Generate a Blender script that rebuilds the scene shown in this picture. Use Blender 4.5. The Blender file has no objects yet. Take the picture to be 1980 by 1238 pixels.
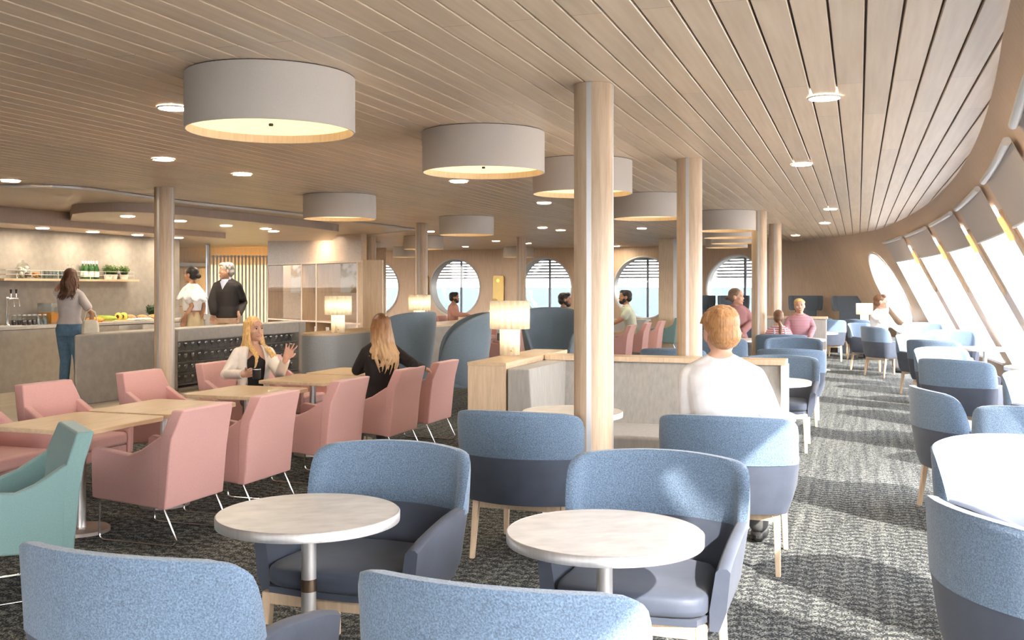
import bpy, bmesh, math, random
from mathutils import Vector, Matrix, Quaternion
C = bpy.context.scene.collection
sc = bpy.context.scene
R = math.radians
# ---------------------------------------------------------------- camera, light, exposure
cam_d = bpy.data.cameras.new('camera'); cam = bpy.data.objects.new('camera', cam_d); C.objects.link(cam)
EYE = 1.62; FPX = 1950.0
cam.location = (0, 0, EYE); cam.rotation_euler = (R(90), 0, 0)
cam_d.sensor_width = 36; cam_d.lens = 36 * FPX / 1980; cam_d.shift_y = -66 / 1980; cam_d.clip_end = 20000
sc.camera = cam
sc.view_settings.view_transform = 'Standard'; sc.view_settings.look = 'None'
sc.view_settings.gamma = 1; sc.view_settings.use_curve_mapping = False
sc.view_settings.exposure = 2.0
cy = sc.cycles; cy.max_bounces = 5; cy.diffuse_bounces = 3; cy.glossy_bounces = 2; cy.transmission_bounces = 3; cy.transparent_max_bounces = 10
cy.use_adaptive_sampling = True; cy.adaptive_threshold = 0.12; cy.adaptive_min_samples = 20; cy.caustics_reflective = False; cy.caustics_refractive = False
world = bpy.data.worlds.new('sky'); sc.world = world; world.use_nodes = True
wn = world.node_tree.nodes; wl = world.node_tree.links; wn.clear()
wo = wn.new('ShaderNodeOutputWorld'); wb = wn.new('ShaderNodeBackground'); wc = wn.new('ShaderNodeTexCoord')
ws = wn.new('ShaderNodeSeparateXYZ'); wr = wn.new('ShaderNodeValToRGB')
wl.new(wc.outputs['Generated'], ws.inputs[0]); wl.new(ws.outputs['Z'], wr.inputs[0])
wr.color_ramp.elements[0].position = 0.0; wr.color_ramp.elements[0].color = (1, .965, .92, 1)
wr.color_ramp.elements[1].position = 0.6; wr.color_ramp.elements[1].color = (.90, .92, 1, 1)
wl.new(wr.outputs[0], wb.inputs[0]); wb.inputs[1].default_value = 3.4; wl.new(wb.outputs[0], wo.inputs[0])
sun_d = bpy.data.lights.new('sun', 'SUN'); sun = bpy.data.objects.new('sun', sun_d); C.objects.link(sun)
sun_d.energy = 5.4; sun_d.angle = R(1.2); sun_d.color = (1, .93, .84)
sun.rotation_euler = Vector((-.62, 1.20, -.95)).to_track_quat('-Z', 'Y').to_euler(); sun.location = (8, -10, 9)
# ---------------------------------------------------------------- frame of the room
ANG = R(-18.96)
D2 = Vector((math.sin(-ANG), math.cos(-ANG))); E2 = Vector((D2.y, -D2.x))
def uc(u, c, z=0.0):
    p = D2 * u + E2 * c
    return Vector((p.x, p.y, z))
def heading(vx, vy):                                   # rotation that turns local +Y to (vx,vy)
    return math.atan2(-vx, vy)
H_D, H_B = heading(D2.x, D2.y), heading(-D2.x, -D2.y)
H_E, H_W = heading(E2.x, E2.y), heading(-E2.x, -E2.y)
CEIL = 2.80
# ---------------------------------------------------------------- mesh helpers
class MB:
    def __init__(s): s.v = []; s.f = []; s.uv = None
    def add(s, vs, fs):
        o = len(s.v); s.v += [tuple(p) for p in vs]; s.f += [tuple(i + o for i in f) for f in fs]; return s
    def box(s, c, d, rz=0.0, taper=1.0, M=None):
        x, y, z = d[0] / 2, d[1] / 2, d[2] / 2
        vs = []
        for k, (sx, sy, sz) in enumerate([(-1,-1,-1),(1,-1,-1),(1,1,-1),(-1,1,-1),(-1,-1,1),(1,-1,1),(1,1,1),(-1,1,1)]):
            t = taper if sz > 0 else 1.0
            p = Vector((sx * x * t, sy * y * t, sz * z))
            if M: p = M @ p
            if rz: p = Matrix.Rotation(rz, 3, 'Z') @ p
            vs.append(p + Vector(c))
        return s.add(vs, [(3,2,1,0),(4,5,6,7),(0,1,5,4),(1,2,6,5),(2,3,7,6),(3,0,4,7)])
    def loft(s, rings, closed=True, cap=True, wrap=False):
        n = len(rings[0]); vs = [p for r in rings for p in r]; fs = []
        m = len(rings)
        for i in range(m if wrap else m - 1):
            j = (i + 1) % m
            for k in range(n if closed else n - 1):
                l = (k + 1) % n
                fs.append((i*n+k, i*n+l, j*n+l, j*n+k))
        if cap and closed and not wrap:
            fs.append(tuple(range(n))[::-1]); fs.append(tuple((m-1)*n + k for k in range(n)))
        return s.add(vs, fs)
    def lathe(s, prof, c=(0,0,0), n=32, cap=True):
        return s.loft([[(c[0]+r*math.cos(2*math.pi*k/n), c[1]+r*math.sin(2*math.pi*k/n), c[2]+z) for k in range(n)] for r, z in prof], cap=cap)
    def tube(s, path, r, n=8, close=False):
        path = [Vector(p) for p in path]; m = len(path); rings = []; up = Vector((0,0,1))
        rr = r if hasattr(r, '__len__') else [r]*m
        last = None
        for i, p in enumerate(path):
            if close: t = (path[(i+1) % m] - path[i-1]).normalized()
            else: t = (path[min(i+1, m-1)] - path[max(i-1, 0)]).normalized()
            a = last if last is not None else (up if abs(t.z) < .9 else Vector((1,0,0)))
            a = (a - t * a.dot(t))
            if a.length < 1e-5: a = t.orthogonal()
            a.normalize(); last = a; b = t.cross(a)
            rings.append([p + (a*math.cos(2*math.pi*k/n) + b*math.sin(2*math.pi*k/n))*rr[i] for k in range(n)])
        return s.loft(rings, wrap=close)
    def prism(s, poly, z0, z1):
        n = len(poly)
        return s.add([(x,y,z0) for x,y in poly] + [(x,y,z1) for x,y in poly],
                     [tuple(range(n))[::-1], tuple(range(n, 2*n))] + [(i,(i+1)%n,n+(i+1)%n,n+i) for i in range(n)])
    def ball(s, c, r, n=12, M=None):
        r = r if hasattr(r, '__len__') else (r, r, r); rings = []
        for i in range(1, n):
            a = math.pi * i / n
            rings.append([(math.sin(a)*math.cos(math.pi*k/n)*1.0, math.sin(a)*math.sin(math.pi*k/n), -math.cos(a)) for k in range(2*n)])
        vs = [(0,0,-1)] + [p for q in rings for p in q] + [(0,0,1)]; N = 2*n; fs = []
        for k in range(N): fs.append((0, 1+(k+1)%N, 1+k))
        for i in range(n-2):
            for k in range(N): fs.append((1+i*N+k, 1+i*N+(k+1)%N, 1+(i+1)*N+(k+1)%N, 1+(i+1)*N+k))
        L = len(vs)-1
        for k in range(N): fs.append((L, 1+(n-2)*N+k, 1+(n-2)*N+(k+1)%N))
        out = []
        for p in vs:
            q = Vector((p[0]*r[0], p[1]*r[1], p[2]*r[2]))
            if M: q = M @ q
            out.append(q + Vector(c))
        return s.add(out, fs)
    def build(s, name, m=None, parent=None, smooth=True, bevel=0.0, seg=2, sub=0, weld=False, flip=False, ang=35, solid=0):
        me = bpy.data.meshes.new(name); me.from_pydata(s.v, [], s.f)
        if s.uv:
            l = me.uv_layers.new(name='UVMap')
            for lp in me.loops: l.data[lp.index].uv = s.uv[lp.vertex_index]
        b = bmesh.new(); b.from_mesh(me)
        if weld: bmesh.ops.remove_doubles(b, verts=b.verts, dist=1e-4)
        if not s.uv: bmesh.ops.recalc_face_normals(b, faces=b.faces)
        if flip: bmesh.ops.reverse_faces(b, faces=b.faces)
        b.to_mesh(me); b.free()
        if smooth:
            me.shade_smooth(); me.set_sharp_from_angle(angle=R(ang))
        if m: me.materials.append(m)
        o = bpy.data.objects.new(name, me); C.objects.link(o)
        if parent: o.parent = parent
        if solid:
            q = o.modifiers.new('s', 'SOLIDIFY'); q.thickness = solid; q.offset = 0
        if bevel:
            q = o.modifiers.new('b', 'BEVEL'); q.width = bevel; q.segments = seg; q.limit_method = 'ANGLE'; q.angle_limit = R(30); q.harden_normals = smooth
        if sub:
            q = o.modifiers.new('u', 'SUBSURF'); q.levels = sub; q.render_levels = sub
        return o
def tag(o, label=None, cat=None, group=None, kind=None):
    if label: o['label'] = label
    if cat: o['category'] = cat
    if group: o['group'] = group
    if kind: o['kind'] = kind
    return o
def empty(name, loc=(0,0,0), rz=0.0, label=None, cat=None, group=None, kind=None):
    o = bpy.data.objects.new(name, None); C.objects.link(o); o.location = loc; o.rotation_euler = (0,0,rz); o.empty_display_size = .1
    return tag(o, label, cat, group, kind)
def place(o, loc, rz=0.0, label=None, group=None, s=None):
    o.location = loc; o.rotation_euler = (0,0,rz)
    if label: o['label'] = label
    if group: o['group'] = group
    if s: o.scale = (s,s,s)
    return o
def copy_tree(o, parent=None):
    c = o.copy(); C.objects.link(c)
    if parent is not None: c.parent = parent
    for ch in [x for x in KIDS.get(o.name, [])] : copy_tree(ch, c)
    KIDS[c.name] = list(c_children(c)); return c
KIDS = {}
def c_children(o): return [x for x in bpy.data.objects if x.parent == o]
class Proto:                                            # first use hands out the thing itself, later uses its copies
    def __init__(s, o): s.o = o; s.used = False; s.k = s._scan(o)
    def _scan(s, o): return [(x, s._scan(x)) for x in bpy.data.objects if x.parent == o]
    def _cp(s, o, kids, parent):
        c = o.copy(); C.objects.link(c)
        if parent is not None: c.parent = parent
        for x, k in kids: s._cp(x, k, c)
        return c
    def get(s):
        if not s.used: s.used = True; return s.o
        return s._cp(s.o, s.k, None)
def S(name, mb_or_o, m=None, **k):                      # a piece of the setting
    o = mb_or_o.build(name, m, **k) if isinstance(mb_or_o, MB) else mb_or_o
    o['kind'] = 'structure'; return o
# ---------------------------------------------------------------- materials
def _new(name):
    m = bpy.data.materials.new(name); m.use_nodes = True
    n = m.node_tree.nodes; l = m.node_tree.links
    return m, n, l, n['Principled BSDF']
def mat(name, col, rough=.5, metal=0.0, var=0.0, vs=30.0, bump=0.0, bs=None, sheen=0.0, stretch=(1,1,1), spec=.5, coat=0.0, emit=None, es=0.0, detail=3, alpha=None, trans=0.0, ior=1.45, sss=0.0, uv=False):
    m, n, l, b = _new(name)
    b.inputs['Base Color'].default_value = (*col, 1); b.inputs['Roughness'].default_value = rough; b.inputs['Metallic'].default_value = metal
    b.inputs['Specular IOR Level'].default_value = spec; b.inputs['Coat Weight'].default_value = coat; b.inputs['IOR'].default_value = ior
    if sheen: b.inputs['Sheen Weight'].default_value = sheen
    if trans: b.inputs['Transmission Weight'].default_value = trans
    if sss: b.inputs['Subsurface Weight'].default_value = sss; b.inputs['Subsurface Radius'].default_value = (.02,.008,.004); b.inputs['Subsurface Scale'].default_value = 1
    if emit: b.inputs['Emission Color'].default_value = (*emit, 1); b.inputs['Emission Strength'].default_value = es
    if var or bump:
        tc = n.new('ShaderNodeTexCoord'); mp = n.new('ShaderNodeMapping'); nz = n.new('ShaderNodeTexNoise')
        l.new(tc.outputs['UV' if uv else 'Object'], mp.inputs[0]); mp.inputs['Scale'].default_value = stretch
        l.new(mp.outputs[0], nz.inputs['Vector']); nz.inputs['Scale'].default_value = vs; nz.inputs['Detail'].default_value = detail
        if var:
            r = n.new('ShaderNodeValToRGB'); l.new(nz.outputs['Fac'], r.inputs[0])
            r.color_ramp.elements[0].position = .3; r.color_ramp.elements[1].position = .7
            r.color_ramp.elements[0].color = (*[max(0, c*(1-var)) for c in col], 1); r.color_ramp.elements[1].color = (*[min(1, c*(1+var)) for c in col], 1)
            l.new(r.outputs[0], b.inputs['Base Color'])
        if bump:
            bp = n.new('ShaderNodeBump'); bp.inputs['Strength'].default_value = bump; bp.inputs['Distance'].default_value = .003
            if bs:
                nz = n.new('ShaderNodeTexNoise'); nz.inputs['Scale'].default_value = bs; l.new(mp.outputs[0], nz.inputs['Vector'])
            l.new(nz.outputs['Fac'], bp.inputs['Height']); l.new(bp.outputs[0], b.inputs['Normal'])
    return m
def wood(name, c1, c2, rough=.45, axis='z', scale=1.0, uv=False, coat=0.0, spec=.5):
    m, n, l, b = _new(name)
    tc = n.new('ShaderNodeTexCoord'); mp = n.new('ShaderNodeMapping'); nz = n.new('ShaderNodeTexNoise'); n2 = n.new('ShaderNodeTexNoise')
    l.new(tc.outputs['UV' if uv else 'Object'], mp.inputs[0])
    st = {'x': (1,14,14), 'y': (14,1,14), 'z': (14,14,1)}[axis]
    if uv: st = (14,1,1) if axis == 'y' else (1,14,1)
    mp.inputs['Scale'].default_value = tuple(a*scale for a in st)
    l.new(mp.outputs[0], nz.inputs['Vector']); nz.inputs['Scale'].default_value = 2.2; nz.inputs['Detail'].default_value = 6; nz.inputs['Distortion'].default_value = .6
    l.new(mp.outputs[0], n2.inputs['Vector']); n2.inputs['Scale'].default_value = 9; n2.inputs['Detail'].default_value = 4
    mx = n.new('ShaderNodeMath'); mx.operation = 'MULTIPLY_ADD'; mx.inputs[1].default_value = .35; l.new(n2.outputs['Fac'], mx.inputs[0])
    m2 = n.new('ShaderNodeMath'); m2.operation = 'MULTIPLY'; m2.inputs[1].default_value = .65; l.new(nz.outputs['Fac'], m2.inputs[0]); l.new(m2.outputs[0], mx.inputs[2])
    r = n.new('ShaderNodeValToRGB'); l.new(mx.outputs[0], r.inputs[0])
    r.color_ramp.elements[0].position = .34; r.color_ramp.elements[1].position = .62
    r.color_ramp.elements[0].color = (*c1, 1); r.color_ramp.elements[1].color = (*c2, 1)
    l.new(r.outputs[0], b.inputs['Base Color']); b.inputs['Roughness'].default_value = rough; b.inputs['Coat Weight'].default_value = coat
    b.inputs['Specular IOR Level'].default_value = spec
    return m
def glassy(name, tint=(1,1,1), refl=.08, rough=.02, fac=.35, veil=0.0):
    m = bpy.data.materials.new(name); m.use_nodes = True; n = m.node_tree.nodes; l = m.node_tree.links; n.clear()
    o = n.new('ShaderNodeOutputMaterial'); mx = n.new('ShaderNodeMixShader'); t = n.new('ShaderNodeBsdfTransparent'); g = n.new('ShaderNodeBsdfGlossy')
    fr = n.new('ShaderNodeLayerWeight'); fr.inputs[0].default_value = .25
    ma = n.new('ShaderNodeMath'); ma.operation = 'MULTIPLY_ADD'; ma.inputs[1].default_value = fac; ma.inputs[2].default_value = refl
    l.new(fr.outputs['Facing'], ma.inputs[0]); l.new(ma.outputs[0], mx.inputs[0])
    t.inputs[0].default_value = (*tint, 1); g.inputs['Roughness'].default_value = rough
    src = t.outputs[0]
    if veil:                                             # white translucency mixed in to imitate sun glare and spread soft light
        v = n.new('ShaderNodeMixShader'); tr = n.new('ShaderNodeBsdfTranslucent'); tr.inputs[0].default_value = (1,1,1,1); v.inputs[0].default_value = veil
        l.new(t.outputs[0], v.inputs[1]); l.new(tr.outputs[0], v.inputs[2]); src = v.outputs[0]
    l.new(src, mx.inputs[1]); l.new(g.outputs[0], mx.inputs[2]); l.new(mx.outputs[0], o.inputs[0])
    return m
def carpet_mat():
    m, n, l, b = _new('speckled_carpet')
    def N(t, **k):
        x = n.new(t)
        for a, v in k.items(): setattr(x, a, v)
        return x
    def mth(op, a, b_=None, c_=None):
        x = N('ShaderNodeMath', operation=op)
        for i, q in enumerate((a, b_, c_)):
            if q is None: continue
            if isinstance(q, (int, float)): x.inputs[i].default_value = q
            else: l.new(q, x.inputs[i])
        return x.outputs[0]
    tc = N('ShaderNodeTexCoord'); mp = N('ShaderNodeMapping'); l.new(tc.outputs['Object'], mp.inputs[0]); mp.inputs['Rotation'].default_value = (0,0,-ANG)
    sx = N('ShaderNodeSeparateXYZ'); l.new(mp.outputs[0], sx.inputs[0]); X, Y = sx.outputs[0], sx.outputs[1]
    # scallops: rows of arches, 0.16 m wide and 0.08 m deep
    ax = mth('PINGPONG', X, .085); arch = mth('MULTIPLY', mth('POWER', mth('DIVIDE', ax, .085), 2.0), .05)
    row = mth('FRACT', mth('DIVIDE', mth('ADD', Y, arch), .085))
    wav = mth('SINE', mth('MULTIPLY', row, 6.2832))
    # woven stitches
    sn = N('ShaderNodeVectorMath', operation='SNAP'); l.new(mp.outputs[0], sn.inputs[0]); sn.inputs[1].default_value = (.0062, .008, 1)
    wh = N('ShaderNodeTexWhiteNoise'); l.new(sn.outputs[0], wh.inputs['Vector'])
    bn = N('ShaderNodeTexNoise'); l.new(mp.outputs[0], bn.inputs['Vector']); bn.inputs['Scale'].default_value = 28; bn.inputs['Detail'].default_value = 3
    st = N('ShaderNodeTexNoise'); mp2 = N('ShaderNodeMapping'); l.new(mp.outputs[0], mp2.inputs[0]); mp2.inputs['Scale'].default_value = (22, .6, 1); l.new(mp2.outputs[0], st.inputs['Vector']); st.inputs['Scale'].default_value = 1.0
    v = mth('MULTIPLY_ADD', wav, .20, wh.outputs['Value']); v = mth('MULTIPLY_ADD', mth('SUBTRACT', bn.outputs['Fac'], .5), 1.1, v); v = mth('MULTIPLY_ADD', mth('SUBTRACT', st.outputs['Fac'], .5), .9, v)
    r = N('ShaderNodeValToRGB'); l.new(v, r.inputs[0]); e = r.color_ramp.elements
    e[0].position = .28; e[0].color = (.028, .031, .034, 1); e[1].position = .95; e[1].color = (.25, .26, .24, 1)
    q = e.new(.58); q.color = (.080, .086, .088, 1)
    l.new(r.outputs[0], b.inputs['Base Color']); b.inputs['Roughness'].default_value = .95; b.inputs['Specular IOR Level'].default_value = .15
    bp = N('ShaderNodeBump'); bp.inputs['Strength'].default_value = .25; bp.inputs['Distance'].default_value = .004; l.new(v, bp.inputs['Height']); l.new(bp.outputs[0], b.inputs['Normal'])
    return m
def boards_mat(name, c1, c2, rough):
    m, n, l, b = _new(name)
    tc = n.new('ShaderNodeTexCoord'); mp = n.new('ShaderNodeMapping'); l.new(tc.outputs['Object'], mp.inputs[0])
    mp.inputs['Scale'].default_value = (22, .9, 1)
    nz = n.new('ShaderNodeTexNoise'); l.new(mp.outputs[0], nz.inputs['Vector']); nz.inputs['Scale'].default_value = 1.5; nz.inputs['Detail'].default_value = 6
    # each board length has its own tone, with a thin butt joint
    br = n.new('ShaderNodeTexBrick'); mb = n.new('ShaderNodeMapping'); l.new(tc.outputs['Object'], mb.inputs[0]); mb.inputs['Rotation'].default_value = (0,0,R(90)); mb.inputs['Location'].default_value = (0,-.03,0)
    l.new(mb.outputs[0], br.inputs['Vector']); br.inputs['Scale'].default_value = 1; br.inputs['Brick Width'].default_value = 3.1; br.inputs['Row Height'].default_value = .153
    br.inputs['Mortar Size'].default_value = .0025; br.offset = .37; br.inputs['Color1'].default_value = (.92,.92,.92,1); br.inputs['Color2'].default_value = (1.06,1.04,1.02,1); br.inputs['Mortar'].default_value = (.55,.5,.45,1)
    r = n.new('ShaderNodeValToRGB'); l.new(nz.outputs['Fac'], r.inputs[0]); r.color_ramp.elements[0].position = .3; r.color_ramp.elements[1].position = .7
    r.color_ramp.elements[0].color = (*c1,1); r.color_ramp.elements[1].color = (*c2,1)
    mx = n.new('ShaderNodeMix'); mx.data_type = 'RGBA'; mx.blend_type = 'MULTIPLY'; mx.inputs['Factor'].default_value = 1
    l.new(r.outputs[0], mx.inputs['A']); l.new(br.outputs['Color'], mx.inputs['B']); l.new(mx.outputs['Result'], b.inputs['Base Color'])
    b.inputs['Roughness'].default_value = rough; b.inputs['Specular IOR Level'].default_value = .6
    bp = n.new('ShaderNodeBump'); bp.inputs['Strength'].default_value = .25; bp.inputs['Distance'].default_value = .002; l.new(nz.outputs['Fac'], bp.inputs['Height']); l.new(bp.outputs[0], b.inputs['Normal'])
    return m
def stripes_mat(name, ca, cb, period=.04, frac=.5):
    m, n, l, b = _new(name)
    tc = n.new('ShaderNodeTexCoord'); sx = n.new('ShaderNodeSeparateXYZ'); l.new(tc.outputs['Object'], sx.inputs[0])
    d = n.new('ShaderNodeMath'); d.operation = 'DIVIDE'; l.new(sx.outputs[2], d.inputs[0]); d.inputs[1].default_value = period
    f = n.new('ShaderNodeMath'); f.operation = 'FRACT'; l.new(d.outputs[0], f.inputs[0])
    g = n.new('ShaderNodeMath'); g.operation = 'GREATER_THAN'; l.new(f.outputs[0], g.inputs[0]); g.inputs[1].default_value = frac
    mx = n.new('ShaderNodeMix'); mx.data_type = 'RGBA'; l.new(g.outputs[0], mx.inputs['Factor']); mx.inputs['A'].default_value = (*ca,1); mx.inputs['B'].default_value = (*cb,1)
    l.new(mx.outputs['Result'], b.inputs['Base Color']); b.inputs['Roughness'].default_value = .85
    return m
M = {}
M['carpet'] = carpet_mat()
M['boards'] = boards_mat('pale_ceiling_boards', (.75,.575,.405), (.85,.68,.50), .36)
M['reveal'] = mat('dark_board_gap', (.20,.15,.12), .7)
M['smoothceil'] = mat('smooth_ceiling_panel', (.62,.50,.38), .35, var=.04, vs=2)
M['wallwood'] = wood('wall_veneer', (.72,.51,.345), (.82,.615,.44), .42, axis='y', uv=True, scale=1.0)
M['oak'] = wood('pale_oak', (.60,.44,.29), (.74,.57,.40), .42, axis='z', scale=1.1)
M['oakx'] = wood('pale_oak_flat', (.60,.43,.27), (.73,.55,.36), .35, axis='y', scale=1.0)
M['beech'] = wood('chair_leg_beech', (.66,.48,.31), (.78,.60,.42), .45, axis='z', scale=2)
M['pillarw'] = wood('pillar_veneer', (.55,.40,.27), (.70,.54,.39), .38, axis='z', scale=.9)
M['soffit'] = wood('soffit_veneer', (.58,.43,.31), (.68,.53,.39), .4, axis='y', scale=.8)
M['greyfascia'] = mat('taupe_fascia', (.46,.36,.30), .5, var=.05, vs=12, stretch=(6,6,.3))
M['alu'] = mat('brushed_aluminium', (.78,.77,.77), .36, .75, var=.06, vs=60, stretch=(1,1,.05))
M['alul'] = mat('light_metal_strip', (.66,.65,.66), .4, .6)
M['chrome'] = mat('chrome_wire', (.85,.85,.86), .12, 1.0)
M['bronze'] = mat('bronze_collar', (.30,.22,.16), .35, 1.0)
M['concrete'] = mat('grey_plaster', (.335,.305,.275), .6, var=.10, vs=9, bump=.15, bs=60, detail=8)
M['concretel'] = mat('light_grey_plaster', (.48,.465,.45), .5, var=.08, vs=14, bump=.1, bs=60, detail=8)
M['feltgrey'] = mat('grey_felt', (.33,.345,.36), .9, var=.16, vs=160, bump=.3, sheen=.2)
M['bluel'] = mat('light_blue_weave', (.135,.200,.290), .9, var=.38, vs=190, bump=.8, sheen=.35)
M['blued'] = mat('slate_blue_leather', (.072,.086,.122), .55, var=.10, vs=8, bump=.1, bs=120, sheen=.1)
M['bluew'] = mat('wing_chair_blue', (.155,.205,.26), .9, var=.22, vs=200, bump=.4, sheen=.3)
M['bluewd'] = mat('wing_chair_deep_blue', (.055,.09,.16), .9, var=.15, vs=200, bump=.4, sheen=.2)
M['slate'] = mat('dark_slate_fabric', (.13,.16,.20), .9, var=.15, vs=200, bump=.3, sheen=.2)
M['pink'] = mat('dusty_pink_fabric', (.64,.355,.33), .8, var=.04, vs=120, bump=.2, sheen=.3)
M['teal'] = mat('dusty_teal_fabric', (.175,.295,.295), .8, var=.05, vs=120, bump=.2, sheen=.3)
M['booth'] = mat('grey_ribbed_fabric', (.40,.385,.36), .9, var=.10, vs=40, bump=.5, bs=220, stretch=(1,1,.15), sheen=.2)
M['marble'] = mat('pale_stone_laminate', (.76,.74,.72), .35, var=.12, vs=9, detail=10, stretch=(1,2,1))
M['shade'] = mat('drum_shade_linen', (.72,.66,.61), .85, var=.03, vs=180, bump=.2)
M['glow'] = mat('drum_diffuser', (.9,.8,.6), .6, emit=(1,.72,.34), es=.40)
M['down'] = mat('downlight_glow', (1,1,1), .5, emit=(1,.84,.62), es=62)
def lampcloth(name, e):
    m, n, l, b = _new(name); b.inputs['Base Color'].default_value = (.90,.86,.78,1); b.inputs['Roughness'].default_value = .8
    b.inputs['Emission Color'].default_value = (1,.80,.50,1); b.inputs['Emission Strength'].default_value = e
    t = n.new('ShaderNodeBsdfTranslucent'); t.inputs[0].default_value = (.96,.91,.82,1); x = n.new('ShaderNodeMixShader'); x.inputs[0].default_value = .6
    l.new(b.outputs[0], x.inputs[1]); l.new(t.outputs[0], x.inputs[2]); l.new(x.outputs[0], n['Material Output'].inputs[0]); return m
M['lampshade'] = lampcloth('pleated_lamp_shade', .05); M['lampbase'] = lampcloth('pleated_lamp_base', .03)
M['amber'] = mat('amber_light', (1,.6,.2), .4, emit=(1,.50,.12), es=.50)
M['brass'] = mat('brushed_brass', (.60,.43,.17), .45, 1.0, var=.08, vs=4)
M['blind'] = mat('roller_blind_cloth', (.68,.60,.54), .9, var=.03, vs=100)
M['white'] = mat('white_paint', (.78,.77,.76), .4)
M['pane'] = glassy('window_glass', (1,1,1), .03)
M['clear'] = glassy('clear_glass', (.93,.96,.96), .10)
M['cab'] = glassy('cabinet_glass', (.95,.93,.9), .0, .02, .05)
M['pane_s'] = glassy('sun_glare_glass', (1,1,1), .02, veil=.30)  # slanted panes, whitened by a mixed-in glare veil
M['black'] = mat('black_plastic', (.02,.02,.022), .4)
# ================================================================ ROOM SHELL
# plan of the outer wall at ceiling level, by a running parameter t (metres)
def cw(u): return .99-.0062*(u-12.7)**2 if u > 4.5 else .573+.03*(u-4.5)
WP = []
for k in range(-7, 23, 1):
    p = uc(k, cw(k)); WP.append((float(k), p.x, p.y))
_far = [(7.73,21.95),(7.80,23.7),(7.66,25.6),(7.28,27.4),(6.50,28.85),(5.3,29.6),(3.95,30.25),(2.5,30.85),(1.0,31.55),(-.43,32.4),(-1.87,33.15),(-3.3,33.85),(-4.69,34.5),(-7,35.5),(-9.5,36.4),(-12.5,37.2)]
for x, y in _far:
    t0, x0, y0 = WP[-1]; WP.append((t0 + math.hypot(x-x0, y-y0), x, y))
def wplan(t):
    i = 0
    t = max(WP[0][0], min(WP[-1][0] - 1e-6, t))
    while WP[i+1][0] <= t: i += 1
    def tan(j):
        a, b = WP[max(j-1,0)], WP[min(j+1,len(WP)-1)]; d = b[0]-a[0]; return Vector(((b[1]-a[1])/d, (b[2]-a[2])/d))
    a, b = WP[i], WP[i+1]; h = b[0]-a[0]; s = (t-a[0])/h
    p0, p1, m0, m1 = Vector(a[1:]), Vector(b[1:]), tan(i)*h, tan(i+1)*h
    p = p0*(2*s**3-3*s*s+1) + m0*(s**3-2*s*s+s) + p1*(-2*s**3+3*s*s) + m1*(s**3-s*s)
    return p
def wnorm(t):                                          # outward, in plan
    a, b = wplan(t-.05), wplan(t+.05); d = (b-a).normalized(); return Vector((d.y, -d.x))
def wlean(t):
    s = min(1, max(0, (t-25.0)/5.0)); return .515 * (1 - s*s*(3-2*s))
def W(t, z, off=0.0):                                  # a point of the wall face, pushed outward by off
    p = wplan(t); n = wnorm(t); l = wlean(t); q = l*(CEIL - z)
    k = 1/math.hypot(1, l)
    return Vector((p.x + n.x*(q + off*k), p.y + n.y*(q + off*k), z + off*l*k))
def wall_cells(t0, t1, z0, z1, nt, nz, mb, uvs):
    o = len(mb.v)
    for i in range(nt+1):
        for j in range(nz+1):
            t = t0+(t1-t0)*i/nt; z = z0+(z1-z0)*j/nz
            mb.v.append(tuple(W(t, z))); uvs.append((t, z))
    for i in range(nt):
        for j in range(nz):
            a = o+i*(nz+1)+j; mb.f.append((a, a+nz+1, a+nz+2, a+1))
def round_cell(tc, hw, zc, r, z0, z1, mb, uvs, n=72):
    o = len(mb.v)
    angs = [2*math.pi*k/n for k in range(n)]
    cor = [math.atan2(zz-zc, tt) % (2*math.pi) for tt in (hw,-hw) for zz in (z0,z1)]
    angs = sorted(set(list(angs) + cor)); N = len(angs); K = 4
    for a in angs:
        ca, sa = math.cos(a), math.sin(a)
        m = 1e9
        if abs(ca) > 1e-9: m = min(m, hw/abs(ca))
        if sa > 1e-9: m = min(m, (z1-zc)/sa)
        if sa < -1e-9: m = min(m, (z0-zc)/sa)
        for k in range(K+1):
            q = r + (m-r)*k/K; t, z = tc+q*ca, zc+q*sa
            mb.v.append(tuple(W(t, z))); uvs.append((t, z))
    for i in range(N):
        j = (i+1) % N
        for k in range(K): mb.f.append((o+i*(K+1)+k, o+i*(K+1)+k+1, o+j*(K+1)+k+1, o+j*(K+1)+k))
WIN_T = [-1.7, 1.6, 4.9, 8.2, 11.5, 14.8, 18.1, 21.1]     # slanted windows, by their middle
WHW = [1.33]*7 + [1.2]
WZ0, WZ1 = .45, 2.36
def t_near(x, y):
    best = min(range(-700, 5800), key=lambda k: (wplan(k/100)-Vector((x,y))).length_squared if WP[0][0] < k/100 < WP[-1][0] else 1e9); return best/100
PORT = [(23.75, .78)] + [(t_near(x, y), .93) for x, y in [(6.46,28.9),(3.95,30.25),(1.0,31.55),(-1.87,33.15),(-4.69,34.5)]]
PZ = 1.56
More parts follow.
